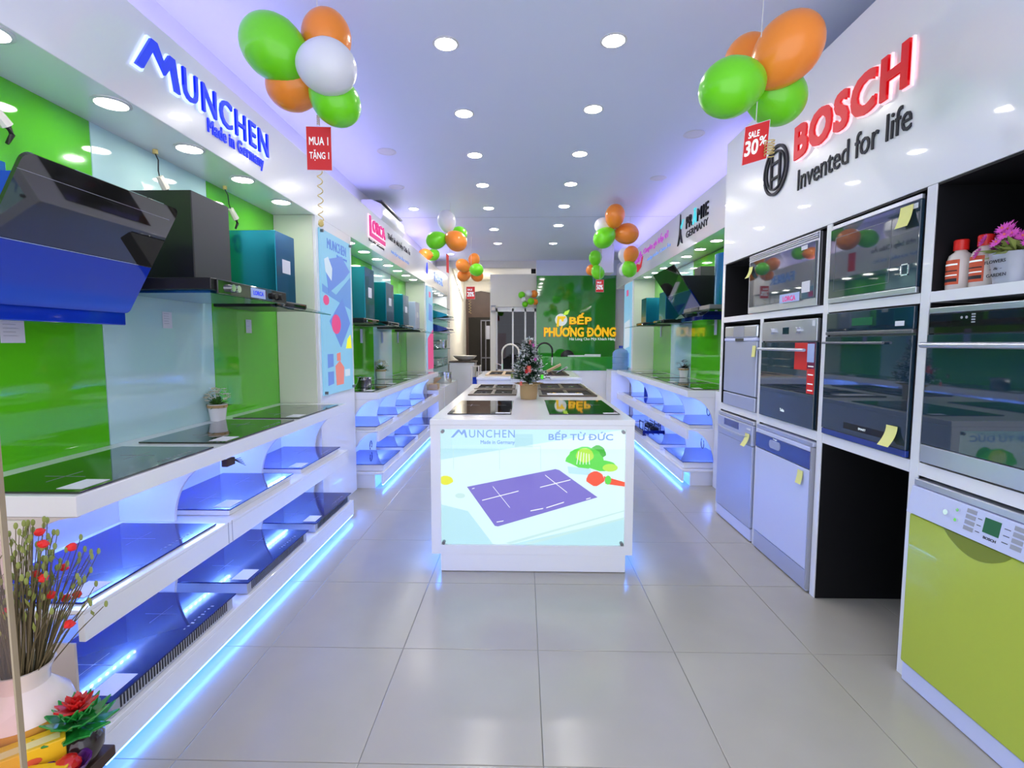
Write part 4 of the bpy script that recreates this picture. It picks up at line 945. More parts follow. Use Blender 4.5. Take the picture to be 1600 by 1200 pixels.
# ------------------------------------------------------------------ centre island
isl = thing('display_island', 'white central display island with lit cooktop advert on its front', 'island', (0.05, 4.2, 0))
y0, y1 = 2.922, 5.46
b = MB(); b.box(-.545, y0 + .03, .11, .645, y1, .885); b.build('body', 'white_gloss', isl, bevel=.002)
box(-.548, y0, .885, .648, y1, .918).build('worktop', 'white_gloss', isl, bevel=.003)
box(-.492, y0 + .004, 0.004, .606, y1 - .05, .1095).build('plinth', 'white_gloss', isl, bevel=.002)
m_ = MB(); m_.box(-.545, y0, .11, -.487, y0 + .03, .885); m_.box(.596, y0, .11, .645, y0 + .03, .885); m_.box(-.487, y0, .11, .596, y0 + .03, .165); m_.box(-.487, y0, .862, .596, y0 + .03, .885)
m_.build('front_frame', 'white_gloss', isl)
for x in (-.52, .622): box(x - .006, y0 + .04, .096, x + .006, y1 - .06, .108).build('led_strip', 'led_blue', isl)
t = thing('lit_advert_panel', 'backlit advert of a purple cooktop and vegetables on the island front', 'sign', (.05, 2.93, .17))
X0, X1, Z0, Z1 = -.4865, .5955, .1655, .8615
yp = y0 + .018
W_ = X1 - X0; Hh = Z1 - Z0
# photo pixel -> advert plane (front panel spans u 0..1, v 0..1)
def uv(x, y): 
    u_ = (x - 688) / (978 - 688); v_ = (852 - y) / (852 - 672); return (u_ * W_, v_ * Hh)
def art(m, pts, lay, name='print', conv=True):
    p = [uv(*q) for q in pts] if conv else pts
    p = [(min(max(a, 0), W_), min(max(b_, 0), Hh)) for a, b_ in p]
    MB().prism(p, (X0, yp - .0004 * lay, Z0), FU, FV, .0004).build(name, m, t)
box(X0, yp, Z0, X1, yp + .01, Z1).build('light_panel', 'light_white', t)
art('light_aqua', [(688, 720), (978, 672), (978, 672), (688, 672)], 1)
art('light_aqua', [(688, 790), (730, 800), (770, 852), (688, 852)], 1)
art('light_aqua', [(800, 852), (978, 810), (978, 852)], 1)
art('light_grey', [(790, 850), (978, 797), (978, 799), (798, 852)], 2)
art('light_grey', [(820, 850), (978, 808), (978, 811), (830, 852)], 2)
for x in (707, 780, 845): art('light_grey', [(x, 697), (x + 1, 697), (x + 1.5, 735), (x + .5, 735)], 2)
art('light_grey', [(703, 698), (845, 698), (845, 699), (703, 699)], 2)
art('light_white', [(885, 763), (945, 740), (978, 748), (978, 764), (940, 778)], 2)
art('light_purple', [(729, 762), (869, 733.5), (875, 735), (936, 777), (778, 824), (773, 823)], 3, 'printed_cooktop')
for c_ in (((753, 783), (811, 768), 1.2), ((770, 761), (797, 794), 1.2), ((845, 762), (893, 750), 1.2), ((853, 743), (888, 770), 1.2), ((830, 799), (850, 795), 1.4), ((855, 794), (883, 785), 1.4), ((776, 817), (787, 815), 1.2), ((918, 780), (925, 778), 1.2), ((737, 765), (741, 764), 1)):
    (a, b_), (c, d_), h_ = c_; art('light_mark', [(a, b_ - h_ / 2), (c, d_ - h_ / 2), (c, d_ + h_ / 2), (a, b_ + h_ / 2)], 4)
def blob(cx_, cy_, rx, ry, n=18, wob=.0): return [(cx_ + rx * (1 + wob * math.sin(5 * q)) * math.cos(q), cy_ + ry * (1 + wob * math.cos(4 * q)) * math.sin(q)) for q in [2 * PI * i / n for i in range(n)]]
art('light_green_dark', blob(935, 708, 13, 11, wob=.1), 3); art('light_green', blob(915, 716, 29, 16, wob=.12), 4); art('light_lime', blob(915, 712, 14, 11, wob=.05), 5)
art('light_green', blob(943, 728, 22, 8, wob=.08), 5); art('light_lime', blob(955, 731, 12, 6), 6)
art('light_aqua', [(888, 729), (925, 733), (925, 743), (890, 740)], 6)
art('light_red', blob(932, 748, 14, 11, wob=.08), 7); art('light_red', [(945, 744), (978, 753), (978, 760), (948, 756)], 6)
art('light_green', blob(952, 750, 5, 7), 8)
for k in range(5): art('light_mark', [(905 + k * 4, 706 + k), (906 + k * 4, 706 + k), (903 + k * 5, 726), (902 + k * 5, 726)], 7)
art('light_yellow', blob(695, 752, 12, 7, wob=.05), 3)
art('light_grey', blob(718, 776, 8, 4), 2)
def atext(s_, x0, x1, y0_, y1_, **k):
    a = uv(x0, y1_); b_ = uv(x1, y0_)
    text(s_, 'advert_text', 'light_text', t, (X0 + a[0], yp - .0005, Z0 + a[1]), FU, FV, b_[0] - a[0], b_[1] - a[1], .001, **k)
art('light_text', [(704, 685.5), (715, 673.5), (718, 673.5), (721, 678), (724, 673.5), (727, 673.5), (730, 685.5), (727, 685.5), (725, 678), (721.5, 682), (717, 676.5), (708, 685.5)], 4, 'printed_letter')
atext('UNCHEN', 733, 805, 673.5, 685.5, bold=.005, spacing=1.15); atext('Made in Germany', 751, 805, 689.5, 697, bold=.02)
atext('BẾP TỪ ĐỨC', 858, 959, 674, 689, bold=.02)
for x in (X0 + .014, X1 - .014):
    for z in (Z0 + .014, Z1 - .014): MB().tube([(x, yp + .002, z), (x, y0 - .010, z)], .010, 14).build('standoff_bolt', 'steel_dark', t, smooth=True)
box(X0 + .001, y0 + .004, Z0 + .001, X1 - .001, y0 + .008, Z1 - .001).build('cover_glass', 'clear', t)
G = 'cooktops on the island'
def icook(label, x0, x1, ya, yb, m='black_glass'):
    t = thing('cooktop', label, 'cooktop', ((x0 + x1) / 2, (ya + yb) / 2, .9185), G)
    box(x0, ya, .9187, x1, yb, .9247).build('glass_plate', m, t, bevel=.0015)
    for xx in (x0 + (x1 - x0) * .27, x0 + (x1 - x0) * .73):
        r = MB(); r.box(xx - .06, ya + (yb - ya) * .6 - .001, .9249, xx + .06, ya + (yb - ya) * .6 + .001, .9252); r.box(xx - .001, ya + (yb - ya) * .6 - .06, .9249, xx + .001, ya + (yb - ya) * .6 + .06, .9252); r.build('cooking_zone_mark', 'grey_plastic', t)
    box(x1 - .10, ya + .01, .9249, x1 - .01, ya + .05, .9256).build('price_sticker', 'paper', t)
    return t
icook('black glass cooktop at the front left of the island', -.475, -.075, 3.13, 3.84)
icook('black glass cooktop at the front right of the island', .16, .60, 3.13, 3.885)
# sinks
def sink(label, x0, x1, ya, yb, bowls, m='bronze'):
    t = thing('kitchen_sink', label, 'sink', ((x0 + x1) / 2, (ya + yb) / 2, .919), 'sinks displayed on the islands')
    z = .9187; mm = MB(); xs = [x0]; 
    mm.box(x0, ya, z, x1, ya + .045, z + .012); mm.box(x0, yb - .045, z, x1, yb, z + .012)
    edges = [x0] + [e for b_ in bowls for e in b_] + [x1]
    for i in range(0, len(edges), 2): mm.box(edges[i], ya + .045, z, edges[i + 1], yb - .045, z + .012)
    mm.build('rim', m, t, bevel=.002)
    for a, c in bowls:
        q = MB(); q.box(a, ya + .045, z, c, yb - .045, z + .002); q.build('bowl_floor', 'black_hole', t)
        MB().lathe([(.03, .0022), (.03, .005), (.018, .005)], ((a + c) / 2, (ya + yb) / 2, z), 14).build('drain', 'chrome', t)
    return t
sink('dark steel double sink on the left half of the island', -.47, -.06, 4.26, 4.72, [(-.43, -.28), (-.25, -.10)])
sink('dark brown steel sink on the right half of the island', .13, .61, 4.18, 4.70, [(.16, .36), (.39, .58)])
sink('second dark sink on the left rear half of the island', -.47, -.08, 4.80, 5.28, [(-.44, -.30), (-.27, -.11)])
sink('second dark sink at the right rear of the island', .14, .61, 4.80, 5.40, [(.17, .36), (.39, .58)])
tag(box(.20, 4.20, .931, .50, 4.32, .934).build('price_sheet', 'paper', bevel=0), 'white price sheet lying on the brown island sink', 'paper note')
# Christmas tree
t = thing('christmas_tree', 'small frosted Christmas tree in burlap pot on the island', 'Christmas tree', (.042, 4.02, .9185))
bp_ = MB().lathe([(.062, 0), (.068, .03), (.070, .10), (.074, .125), (.060, .13)], n=20).build('burlap_pot', 'burlap', t, local=True, smooth=True)
w_ = MB()
for k in range(18):
    a = 2 * PI * k / 18; w_.leafq((.06 * math.cos(a), .06 * math.sin(a), .11), (math.cos(a), math.sin(a), .5), .075, .06, .2)
w_.build('burlap_ruffle', 'burlap', t, local=True)
MB().tube([(-.03, -.072, .11), (-.06, -.09, .13), (-.03, -.075, .125), (0, -.075, .115), (.03, -.075, .13), (.05, -.09, .125), (.02, -.074, .11)], .006, 6).build('bow', 'burlap', bp_, local=True)
MB().tube([(0, 0, .10), (0, 0, .46)], .010, 8, .004).build('trunk', 'wood_dark', t, local=True)
f_ = MB(); fr = MB()
for k in range(190):
    h_ = .13 + .33 * (k / 190) ** .95; R_ = .16 * (1 - (h_ - .13) / .36) + .014
    a = k * 2.4; e_ = random.uniform(-.1, .35); L_ = R_ * random.uniform(.8, 1.1)
    d_ = Vector((math.cos(a) * math.cos(e_), math.sin(a) * math.cos(e_), math.sin(e_)))
    f_.tube([(0, 0, h_), d_ * L_ + Vector((0, 0, h_))], .004, 4, .002)
    for q in range(16):
        p = Vector((0, 0, h_)) + d_ * L_ * (.25 + .75 * q / 16); dd = Vector((random.uniform(-1, 1), random.uniform(-1, 1), random.uniform(-.6, .8))) + d_ * .8
        (fr if q > 7 and random.random() < .75 else f_).leafq(p, dd, .036, .012)
o = f_.build('needles', 'fir', t, local=True); o['kind'] = 'stuff'
o = fr.build('frosted_tips', 'frost', t, local=True); o['kind'] = 'stuff'
for k, (dx, dz_, m_, r_) in enumerate(((.01, .52, 'petal_coral', .022), (.035, .49, 'petal_pink', .016), (.0, .27, 'petal_coral', .035), (-.02, .25, 'petal_red', .02), (.10, .20, 'light_green', .022), (-.13, .21, 'leaf_lime', .02), (-.06, .14, 'petal_coral', .02), (.05, .36, 'petal_pink', .014))):
    b = MB(); dz_ = .13 + (dz_ - .13) * .82; c = Vector((dx, -(.165 * (1 - (dz_ - .13) / .36) + .02), dz_))
    for p in range(10):
        q = 2 * PI * p / 10; b.leafq(c, (math.cos(q), -.5, math.sin(q)), r_ * 1.1, r_ * .6)
    b.ball(c, r_ * .4, 8, 6); b.build('bauble_flower', m_, t, local=True)

# second island
i2 = thing('rear_island', 'second white island behind the tree carrying sinks', 'island', (.06, 7.2, 0))
box(-.60, 6.55, .11, .74, 7.95, .885).build('body', 'white_gloss', i2, bevel=.002); box(-.61, 6.53, .8855, .75, 7.97, .918).build('worktop', 'white_gloss', i2, bevel=.003)
box(-.55, 6.6, .0, .70, 7.9, .109).build('plinth', 'white_gloss', i2)
sink('pale wood framed sink at the left of the rear island', -.52, -.05, 6.85, 7.75, [(-.48, -.30), (-.26, -.09)], 'wood_pale')
sink('dark sink at the right of the rear island', .20, .62, 6.85, 7.75, [(.24, .40), (.43, .58)], 'wood_dark')
tag(MB().prism([(0, 0), (.20, .10), (.19, .13), (-.01, .03)], (.34, 7.35, .935), FU, FV, .12).build('cutting_board', 'wood_pale', bevel=.002), 'pale cutting board leaning over the rear right sink', 'cutting board')
def faucet(label, x, y, z, h_, w_, m='chrome', neck='chrome', flip=1):
    t = thing('kitchen_faucet', label, 'faucet', (x, y, z))
    MB().lathe([(.030, 0), (.030, .01), (.018, .02), (.016, .10), (.014, .12)], (x, y, z), 16).build('base', m, t, smooth=True)
    r_ = w_ / 2; pts = [(x, y, z + .1), (x, y, z + h_ - r_)] + [(x + flip * (r_ - r_ * math.cos(a)), y, z + h_ - r_ + r_ * math.sin(a)) for a in [PI * i / 10 for i in range(1, 11)]] + [(x + flip * w_, y, z + h_ - r_ - .10)]
    MB().tube(pts, .014, 10).build('gooseneck', neck, t, smooth=True)
    MB().tube([(x + flip * w_, y, z + h_ - r_ - .10), (x + flip * w_, y, z + h_ - r_ - .22)], .017, 10).build('spray_head', m, t, smooth=True)
    MB().tube([(x, y, z + .09), (x - flip * .10, y, z + .13)], .007, 8).build('lever', m, t, smooth=True)
    return t
faucet('black gooseneck pull-down faucet right of the Christmas tree', .20, 7.78, .919, .44, .24, 'chrome', 'rubber')
faucet('white gooseneck faucet left of the Christmas tree', -.33, 7.85, .919, .42, .26, 'chrome', 'vase_white')
tag(MB().tube([(.47, 7.2, .935), (.62, 7.15, 1.02)], .012, 8).build('steel_rod', 'chrome'), 'thin chrome faucet spout lying beside the cutting board', 'faucet part')

# ------------------------------------------------------------------ far area
t = thing('reception_desk', 'white reception desk with a green glass upper front', 'desk', (1.1, 9.2, 0))
box(.32, 9.0, 0, 1.75, 9.6, .87).build('body', 'white_gloss', t, bevel=.003)
box(.34, 8.99, .871, 1.60, 9.02, 1.11).build('glass_front', 'green_deep', t, bevel=.002)
box(.33, 9.03, 1.085, 1.60, 9.35, 1.11).build('transaction_top', 'green_glass', t, bevel=.002)
for k, (x, y, rz) in enumerate(((.95, 9.15, .1), (1.25, 9.2, -.2))):
    o = box(-.14, -.10, 0, .14, .10, .025 + .015 * k).build('paper_stack', 'paper', bevel=.002); o.location = (x, y, 1.111); o.rotation_euler = (0, 0, rz); tag(o, 'white stack of papers on the reception desk, %s' % ('left', 'right')[k], 'papers')
t = thing('office_chair', 'black rounded chair back behind the reception desk', 'chair', (.86, 9.95, 0))
MB().ball((.86, 9.95, 1.08), .14, 18, 12, 1, .5, 1.0).build('backrest', 'rubber', t, smooth=True)
MB().tube([(.86, 9.95, 1.0), (.86, 9.95, .05)], .03, 10).build('column', 'rubber', t)
box(.64, 9.75, .42, 1.08, 10.15, .50).build('seat', 'rubber', t, bevel=.03)
for k in range(5):
    a = 2 * PI * k / 5; MB().tube([(.86, 9.95, .06), (.86 + .26 * math.cos(a), 9.95 + .26 * math.sin(a), .03)], .018, 8).build('leg', 'rubber', t)
t = thing('dispenser_cabinet', 'white cabinet at the end of the right counter under the water jug', 'cabinet', (1.72, 8.75, 0))
box(1.46, 8.45, 0, 1.77, 8.95, .90).build('body', 'white_gloss', t, bevel=.004)
t = thing('water_jug', 'big clear blue water cooler jug at the end of the right counter', 'water jug', (1.66, 8.7, .90))
MB().lathe([(.13, .0), (.142, .02), (.142, .10), (.134, .11), (.142, .12), (.142, .20), (.134, .21), (.142, .22), (.140, .29), (.11, .33), (.04, .37)], n=28).build('jug', 'water_jug', t, local=True, smooth=True)
MB().lathe([(.035, .37), (.035, .41)], n=16).build('cap', 'film_hood', t, local=True)
# left rear glass shelves with goods
bk = thing('shelf_unit', 'white far left shelf bay with five glass shelves', 'shelf', (-1.7, 9.5, .9))
box(-1.874, 8.685, 0.0, -1.862, 10.68, 2.305).build('back_panel', 'white_gloss', bk)
box(-1.86, 10.40, 0.0, -1.56, 10.45, 2.305).build('side_panel', 'white_gloss', bk)
for y in (9.1, 9.5, 9.9, 10.2): box(-1.861, y, .95, -1.855, y + .03, 2.28).build('slot_rail', 'steel', bk)
for z in (2.02, 1.77, 1.52, 1.24, .92): box(-1.855, 8.70, z, -1.50, 10.36, z + .010).build('glass_shelf', 'green_edge_glass', bk)
box(-1.86, 8.69, 0, -1.36, 10.36, .60).build('base_cupboard', 'white_gloss', bk, bevel=.003)
def hood_small(label, y, z, m):
    t = thing('hood_canopy', label, 'range hood', (-1.65, y, z))
    MB().prism([(0, 0), (.36, .0), (.52, .03), (.50, .06), (.30, .12), (.05, .20), (0, .20)], (-1.85, y + .4, z), (1, 0, 0), (0, 0, 1), .8).build('shell', m, t, smooth=True)
    box(-1.85 + .30, y - .3, z - .02, -1.30, y + .3, z - .001).build('steel_edge', 'steel', t, bevel=.002)
hood_small('teal curved hood on the top far left shelf', 9.3, 1.80, 'teal_film')
hood_small('navy curved hood on the second far left shelf', 9.3, 1.56, 'navy_panel')
def rack(label, y, z, w_=.6, d=.30, h_=.14):
    t = thing('dish_rack', label, 'dish rack', (-1.68, y, z), 'chrome dish racks on the far left shelves')
    for zz, nm in ((.01, 'lower_rail'), (h_, 'upper_rail')):
        MB().tube([(-d / 2, -w_ / 2, zz), (d / 2, -w_ / 2, zz), (d / 2, w_ / 2, zz), (-d / 2, w_ / 2, zz), (-d / 2, -w_ / 2, zz)], .006, 6).build(nm, 'chrome', t, local=True)
    m_ = MB()
    for k in range(13):
        yy = -w_ / 2 + w_ * k / 12; m_.tube([(d / 2, yy, .01), (d / 2, yy, h_)], .003, 5); m_.tube([(-d / 2, yy, .01), (-d / 4, yy, h_ * .8), (0, yy, .01), (d / 4, yy, h_ * .8), (d / 2, yy, .01)], .003, 5)
    m_.build('wire_divider', 'chrome', t, local=True)
rack('chrome wire rack on the third far left shelf', 9.2, 1.531, .6, .3, .02) if False else None; rack('chrome wire rack on the fourth far left shelf', 9.25, 1.251); rack('chrome wire rack on the bottom far left shelf', 9.2, .931)
rack('chrome wire rack at right of the bottom far left shelf', 9.95, .931, .5)
rack('chrome wire rack on the base cupboard near the counter end', 8.95, .602, .5, .3, .18)
t = thing('black_box', 'black carton on the far left glass shelf', 'box', (-1.66, 8.9, 1.251)); box(-1.76, 8.72, 1.40, -1.55, 8.98, 1.518).build('carton', 'rubber', t, bevel=.003)
t.location = (0, 0, 0); t.location = (0, 0, 0)
def pot(label, x, y, z, r_=.07, h_=.12, m='chrome'):
    t = thing('saucepan', label, 'pot', (x, y, z))
    MB().lathe([(r_ * .95, 0), (r_, .01), (r_, h_), (r_ * 1.04, h_ + .004), (r_ * .97, h_), (r_ * .92, .01)], n=24).build('pan', m, t, local=True, smooth=True)
    for s_ in (-1, 1): MB().tube([(0, s_ * r_, h_ * .8), (0, s_ * (r_ + .03), h_ * .8), (.02, s_ * (r_ + .03), h_ * .8), (.03, s_ * r_, h_ * .8)], .005, 6).build('handle', m, t, local=True)
pot('steel pot on the third shelf of the far left bay', -1.60, 9.75, 1.251, .13, .16); pot('steel pot on the base cupboard of the far left bay', -1.50, 9.6, .602, .14, .20)
t = thing('bamboo_basket', 'tan basket of utensils beyond the left middle counter', 'basket', (-1.44, 8.35, .0))
box(-1.53, 8.10, 0.602, -1.38, 8.30, .70).build('basket', 'wood_pale', t, bevel=.01)
box(-1.545, 8.06, .0, -1.36, 8.6, .60).build('stand', 'white_gloss', t, bevel=.003)
for k in range(5): MB().tube([(-1.46, 8.15 + .03 * k, .69), (-1.42 + .02 * k, 8.12 + .03 * k, .80)], .008, 6).build('utensil', 'wood_pale', t)
# service counter
t = thing('service_counter', 'low white counter with a dark top at the rear left', 'counter', (-1.3, 10.8, 0))
box(-1.54, 10.5, 0, -1.02, 11.0, .95).build('body', 'white_gloss', t, bevel=.003); box(-1.549, 10.48, .951, -1.0, 11.02, .975).build('worktop', 'wood_dark', t, bevel=.002)
t = thing('white_basin', 'white rounded basin on the rear left counter', 'basin', (-1.25, 10.8, .976))
MB().lathe([(.12, 0), (.20, .05), (.25, .10), (.255, .11), (.235, .105), (.10, .02)], n=28, sx=1.0, sy=.8).build('bowl', 'vase_white', t, local=True, smooth=True)
# side table frame
t = thing('wire_trolley', 'white wire trolley right of the rear left counter', 'trolley', (-.9, 9.9, 0))
m_ = MB()
for x in (-1.0, -.86):
    for y in (9.7, 10.1): m_.tube([(x, y, 0), (x, y, .92)], .012, 8)
m_.build('frame', 'vase_white', t)
for z in (.2, .55, .90): box(-1.01, 9.69, z, -.85, 10.11, z + .012).build('tray', 'vase_white', t)
box(-.98, 9.72, .562, -.90, 9.9, .70).build('blue_crate', 'film_hood', t)
# back door
d = struct('door_1', box(-1.50, 13.33, 0, -.73, 13.395, 2.55), 'wood_dark')
MB().prism([(-.385, 0), (.385, 0), (.385, .02), (.25, .11), (0, .15), (-.25, .11), (-.385, .02)], (-1.115, 13.395, 2.55), FU, FV, .065).build('arched_head', 'wood_dark', d)
for x in (-1.50, -.79): box(x, 13.28, 0, x + .06, 13.329, 2.5).build('door_post', 'wood_dark', d)
box(-1.44, 13.30, .02, -.80, 13.329, 2.02).build('dark_opening', 'black_hole', d)
for x in (-1.12, -1.0, -.86): box(x, 13.27, .02, x + .025, 13.299, 1.95).build('metal_bar', 'steel_dark', d)
box(-1.12, 13.27, 1.92, -.83, 13.299, 1.95).build('metal_bar', 'steel_dark', d); box(-1.12, 13.27, .95, -.83, 13.299, .98).build('metal_bar', 'steel_dark', d)
box(-.98, 13.28, 1.45, -.88, 13.298, 1.80).build('light_pane', 'grey_plastic', d)
tag(box(-1.45, 12.6, 0, -.86, 13.1, .62).build('low_partition', 'grey_plastic', bevel=.004), 'low grey board in front of the dark wooden door', 'partition')
# glass display cabinet
t = thing('glass_cabinet', 'white framed glass door cabinet at the back below green balloons', 'cabinet', (-.2, 11.2, 0))
box(-.59, 11.12, 0, .265, 11.6, 2.10).build('carcass', 'vase_white', t)
box(-.57, 11.095, .80, .25, 11.115, 2.02).build('dark_interior', 'lcd', t)
for x in (-.60, -.25, .02, .235): box(x, 11.05, .0, x + .035, 11.09, 2.10).build('frame_post', 'white_gloss', t)
box(-.60, 11.05, 2.03, .27, 11.09, 2.13).build('frame_rail', 'white_gloss', t); box(-.60, 11.05, .0, .27, 11.09, .78).build('lower_panel', 'white_gloss', t)
for a, b_ in ((-.564, -.251), (-.214, .019), (.056, .234)): box(a, 11.06, .781, b_, 11.066, 2.029).build('glass_door', 'dark_pane', t)
for z in (1.75, 1.5): box(-.56, 11.070, z, .23, 11.094, z + .015).build('shelf', 'steel', t)
for k, x in enumerate((-.5, -.42, -.15, -.08, .12)): box(x, 11.07, 1.5 + .016, x + .05, 11.09, 1.62 + .02 * k).build('stored_goods', ('film_hood', 'leaf', 'paper', 'film_hood', 'petal_coral')[k], t)
tag(box(.16, 10.97, 2.83, .26, 10.999, 2.93).build('vent_hole', 'black_hole'), 'small dark square opening high on the rear wall', 'vent')
t = thing('wall_lamp', 'small grey wall fitting by the passage to the back door', 'lamp', (-.66, 10.95, 2.1)); box(-.70, 10.93, 2.02, -.60, 10.999, 2.16).build('housing', 'grey_plastic', t, bevel=.006); box(-.685, 10.925, 2.05, -.615, 10.93, 2.12).build('cover', 'vase_white', t)
# sloped stair beam on the left
tag(MB().prism([(0, 0), (1.9, -.55), (1.9, -.70), (0, -.18)], (-1.52, 11.1, 3.1), LU, LV, -.02).build('sloping_beam', 'wall_paint'), 'grey sloping stair beam at the rear left under the ceiling', 'beam')
# air conditioner on the left fascia
t = thing('air_conditioner', 'white air conditioner standing on the left middle fascia', 'air conditioner', (-1.7, 6.3, 2.70))
MB().prism([(0, 0), (.20, 0), (.25, .10), (.23, .22), (.12, .27), (0, .27)], (-1.83, 6.85, 2.70), (1, 0, 0), (0, 0, 1), 1.05).build('housing', 'ac_white', t, bevel=.01)
box(-1.70, 5.85, 2.955, -1.60, 6.80, 2.972).build('air_intake', 'charcoal', t)

# ------------------------------------------------------------------ balloons
BAL = {'a': [(-1.16, 2.45, 2.73, .150, 'g'), (-.96, 2.57, 2.84, .125, 'o'), (-.87, 2.33, 2.58, .125, 'w'), (-1.12, 2.55, 2.61, .125, 'o'), (-.88, 2.45, 2.49, .115, 'g')],
'b': [(1.14, 2.33, 2.63, .145, 'o'), (1.07, 2.55, 2.69, .125, 'o'), (.89, 2.30, 2.46, .130, 'g'), (1.17, 2.48, 2.50, .130, 'g')],
'c': [(-.97, 6.50, 2.89, .125, 'w'), (-1.09, 6.40, 2.63, .118, 'g'), (-.84, 6.65, 2.75, .110, 'g'), (-.83, 6.35, 2.61, .132, 'o')],
'd': [(-1.65, 8.60, 2.83, .110, 'o'), (-1.55, 8.80, 2.86, .110, 'g')],
'e': [(-.84, 8.70, 2.76, .105, 'o'), (-1.02, 8.60, 2.65, .115, 'o'), (-.77, 8.40, 2.55, .112, 'g'), (-1.03, 8.80, 2.51, .110, 'o'), (-.81, 8.90, 2.52, .110, 'o')],
'f': [(1.12, 6.40, 2.92, .130, 'o'), (1.02, 6.60, 2.83, .120, 'w'), (.99, 6.40, 2.65, .132, 'g'), (1.30, 6.55, 2.73, .142, 'o')],
'g': [(1.19, 8.60, 2.77, .115, 'g'), (1.16, 8.80, 2.60, .100, 'o'), (1.23, 8.55, 2.52, .115, 'g')],
'h': [(1.47, 7.10, 2.57, .110, 'o'), (1.43, 7.30, 2.59, .105, 'w'), (1.45, 7.10, 2.37, .110, 'g'), (1.43, 7.30, 2.39, .090, 'w')],
'i': [(-.04, 10.80, 2.36, .080, 'g'), (.11, 10.80, 2.39, .080, 'w'), (0, 10.70, 2.26, .055, 'w'), (.03, 10.80, 2.17, .070, 'g'), (.15, 10.72, 2.22, .080, 'g'), (.22, 10.85, 2.39, .085, 'o'), (.24, 10.80, 2.22, .070, 'o')]}
BN = {'a': 'front left bunch', 'b': 'front right bunch', 'c': 'left middle bunch', 'd': 'small pair above the far left fascia', 'e': 'mostly orange bunch at the rear left', 'f': 'right middle bunch', 'g': 'bunch before the dark green wall', 'h': 'bunch by the right fascia', 'i': 'cluster on the rear wall over the glass cabinet'}
CN = {'g': 'green', 'o': 'orange', 'w': 'white'}
meshes = {}
for c, m_ in (('g', 'green_balloon'), ('o', 'orange_balloon'), ('w', 'white_balloon')):
    pr = [(0.0001, -1.28), (.07, -1.27), (.09, -1.22), (.03, -1.17)]
    for i in range(1, 18):
        a = -PI / 2 + PI * i / 18; z = math.sin(a) * (1.14 if a < 0 else 1.0); pr.append((math.cos(a) * (1 if a > 0 else (1 - .10 * math.sin(-a))), z))
    pr += [(.0001, 1.0)]
    o = MB().lathe(pr, n=28).build('balloon', m_, smooth=True); meshes[c] = o.data; bpy.data.objects.remove(o)
for k, L in BAL.items():
    cen = sum((Vector(b_[:3]) for b_ in L), Vector()) / len(L)
    tally = {}
    for b_ in L: tally[b_[4]] = tally.get(b_[4], 0) + 1
    # rank among same colour by height
    for b_ in L:
        same = sorted([q for q in L if q[4] == b_[4]], key=lambda q: (-q[2]))
        r_ = same.index(b_); n_ = len(same); rk = '' if n_ == 1 else (('upper ', 'lower ')[r_] if n_ == 2 else ('highest ', 'second highest ', 'third highest ', 'lowest ')[r_])
        o = bpy.data.objects.new('balloon', meshes[b_[4]]); COL.objects.link(o); p = Vector(b_[:3]); o.location = p
        kz = 0.96 if b_[3] > .13 else 1.0; o.scale = (b_[3] * .93, b_[3] * .93, b_[3] * 1.06)
        dr = (p - cen); dr.y *= .3; dr = dr.normalized() if dr.length > .01 else Vector((0, 0, 1)); dr = (dr + Vector((0, 0, .25))).normalized()
        if k == 'i': dr = Vector((0, -1, .2)).normalized()
        o.rotation_mode = 'QUATERNION'; o.rotation_quaternion = Vector((0, 0, 1)).rotation_difference(dr)
        tag(o, '%s%s balloon of the %s' % (rk, CN[b_[4]], BN[k]), 'balloon', 'balloons of the ' + BN[k])
for k, (x, y) in {'a': (-.99, 2.5), 'b': (1.005, 2.306), 'c': (-.93, 6.45), 'e': (-.885, 8.552), 'f': (1.1, 6.45), 'g': (1.24, 8.402), 'h': (1.45, 7.2), 'd': (-1.6, 8.7)}.items():
    zb = {'a': 2.40, 'b': 2.30, 'c': 2.47, 'e': 2.295, 'g': 2.385, 'f': 2.3}.get(k, min(b_[2] for b_ in BAL[k]) + .08)
    tag(MB().tube([(x, y, zb), (x + .02, y, CZ)], .0022, 5).build('balloon_string', 'string'), 'thin string holding the %s' % BN[k], 'string', None)
# hanging tags
def htag(label, o, u, v, w_, h_, lines, strz, m='tag_red'):
    t = thing('sale_tag', label, 'sale tag', o, 'red sale tags under the balloons')
    o = Vector(o); u = Vector(u).normalized(); v = Vector(v).normalized()
    MB().prism([(0, 0), (w_, 0), (w_, h_), (0, h_)], o, u, v, .002).build('card', m, t)
    n = u.cross(v); e = .002
    fr = MB()
    for a, b_, c, d_ in ((0, w_, 0, e), (0, w_, h_ - e, h_), (0, e, 0, h_), (w_ - e, w_, 0, h_)): fr.prism([(a, c), (b_, c), (b_, d_), (a, d_)], o + n * .002, u, v, .0005)
    fr.build('white_border', 'paper', t)
    for s_, x_, z_, ww, hh, bo in lines: text(s_, 'tag_text', 'white_letter', t, o + n * .0022 + u * x_ + v * z_, u, v, ww, hh, .0008, bo)
    return t
htag('red tag MUA 1 TẶNG 1 under the front left balloons', (-1.046, 2.50, 2.195), (1, .1, .0), (0, 0, 1), .12, .205, [('MUA 1', .014, .118, .09, .038, .012), ('TẶNG 1', .014, .045, .092, .052, .012)], 2.5)
htag('red SALE 30% tag under the front right balloons', (.946, 2.30, 2.131), (1, .05, .30), (.06, 0, 1), .115, .165, [('SALE', .02, .108, .05, .028, .03), ('30', .008, .035, .062, .065, .03), ('%', .073, .065, .034, .04, .02)], 2.5)
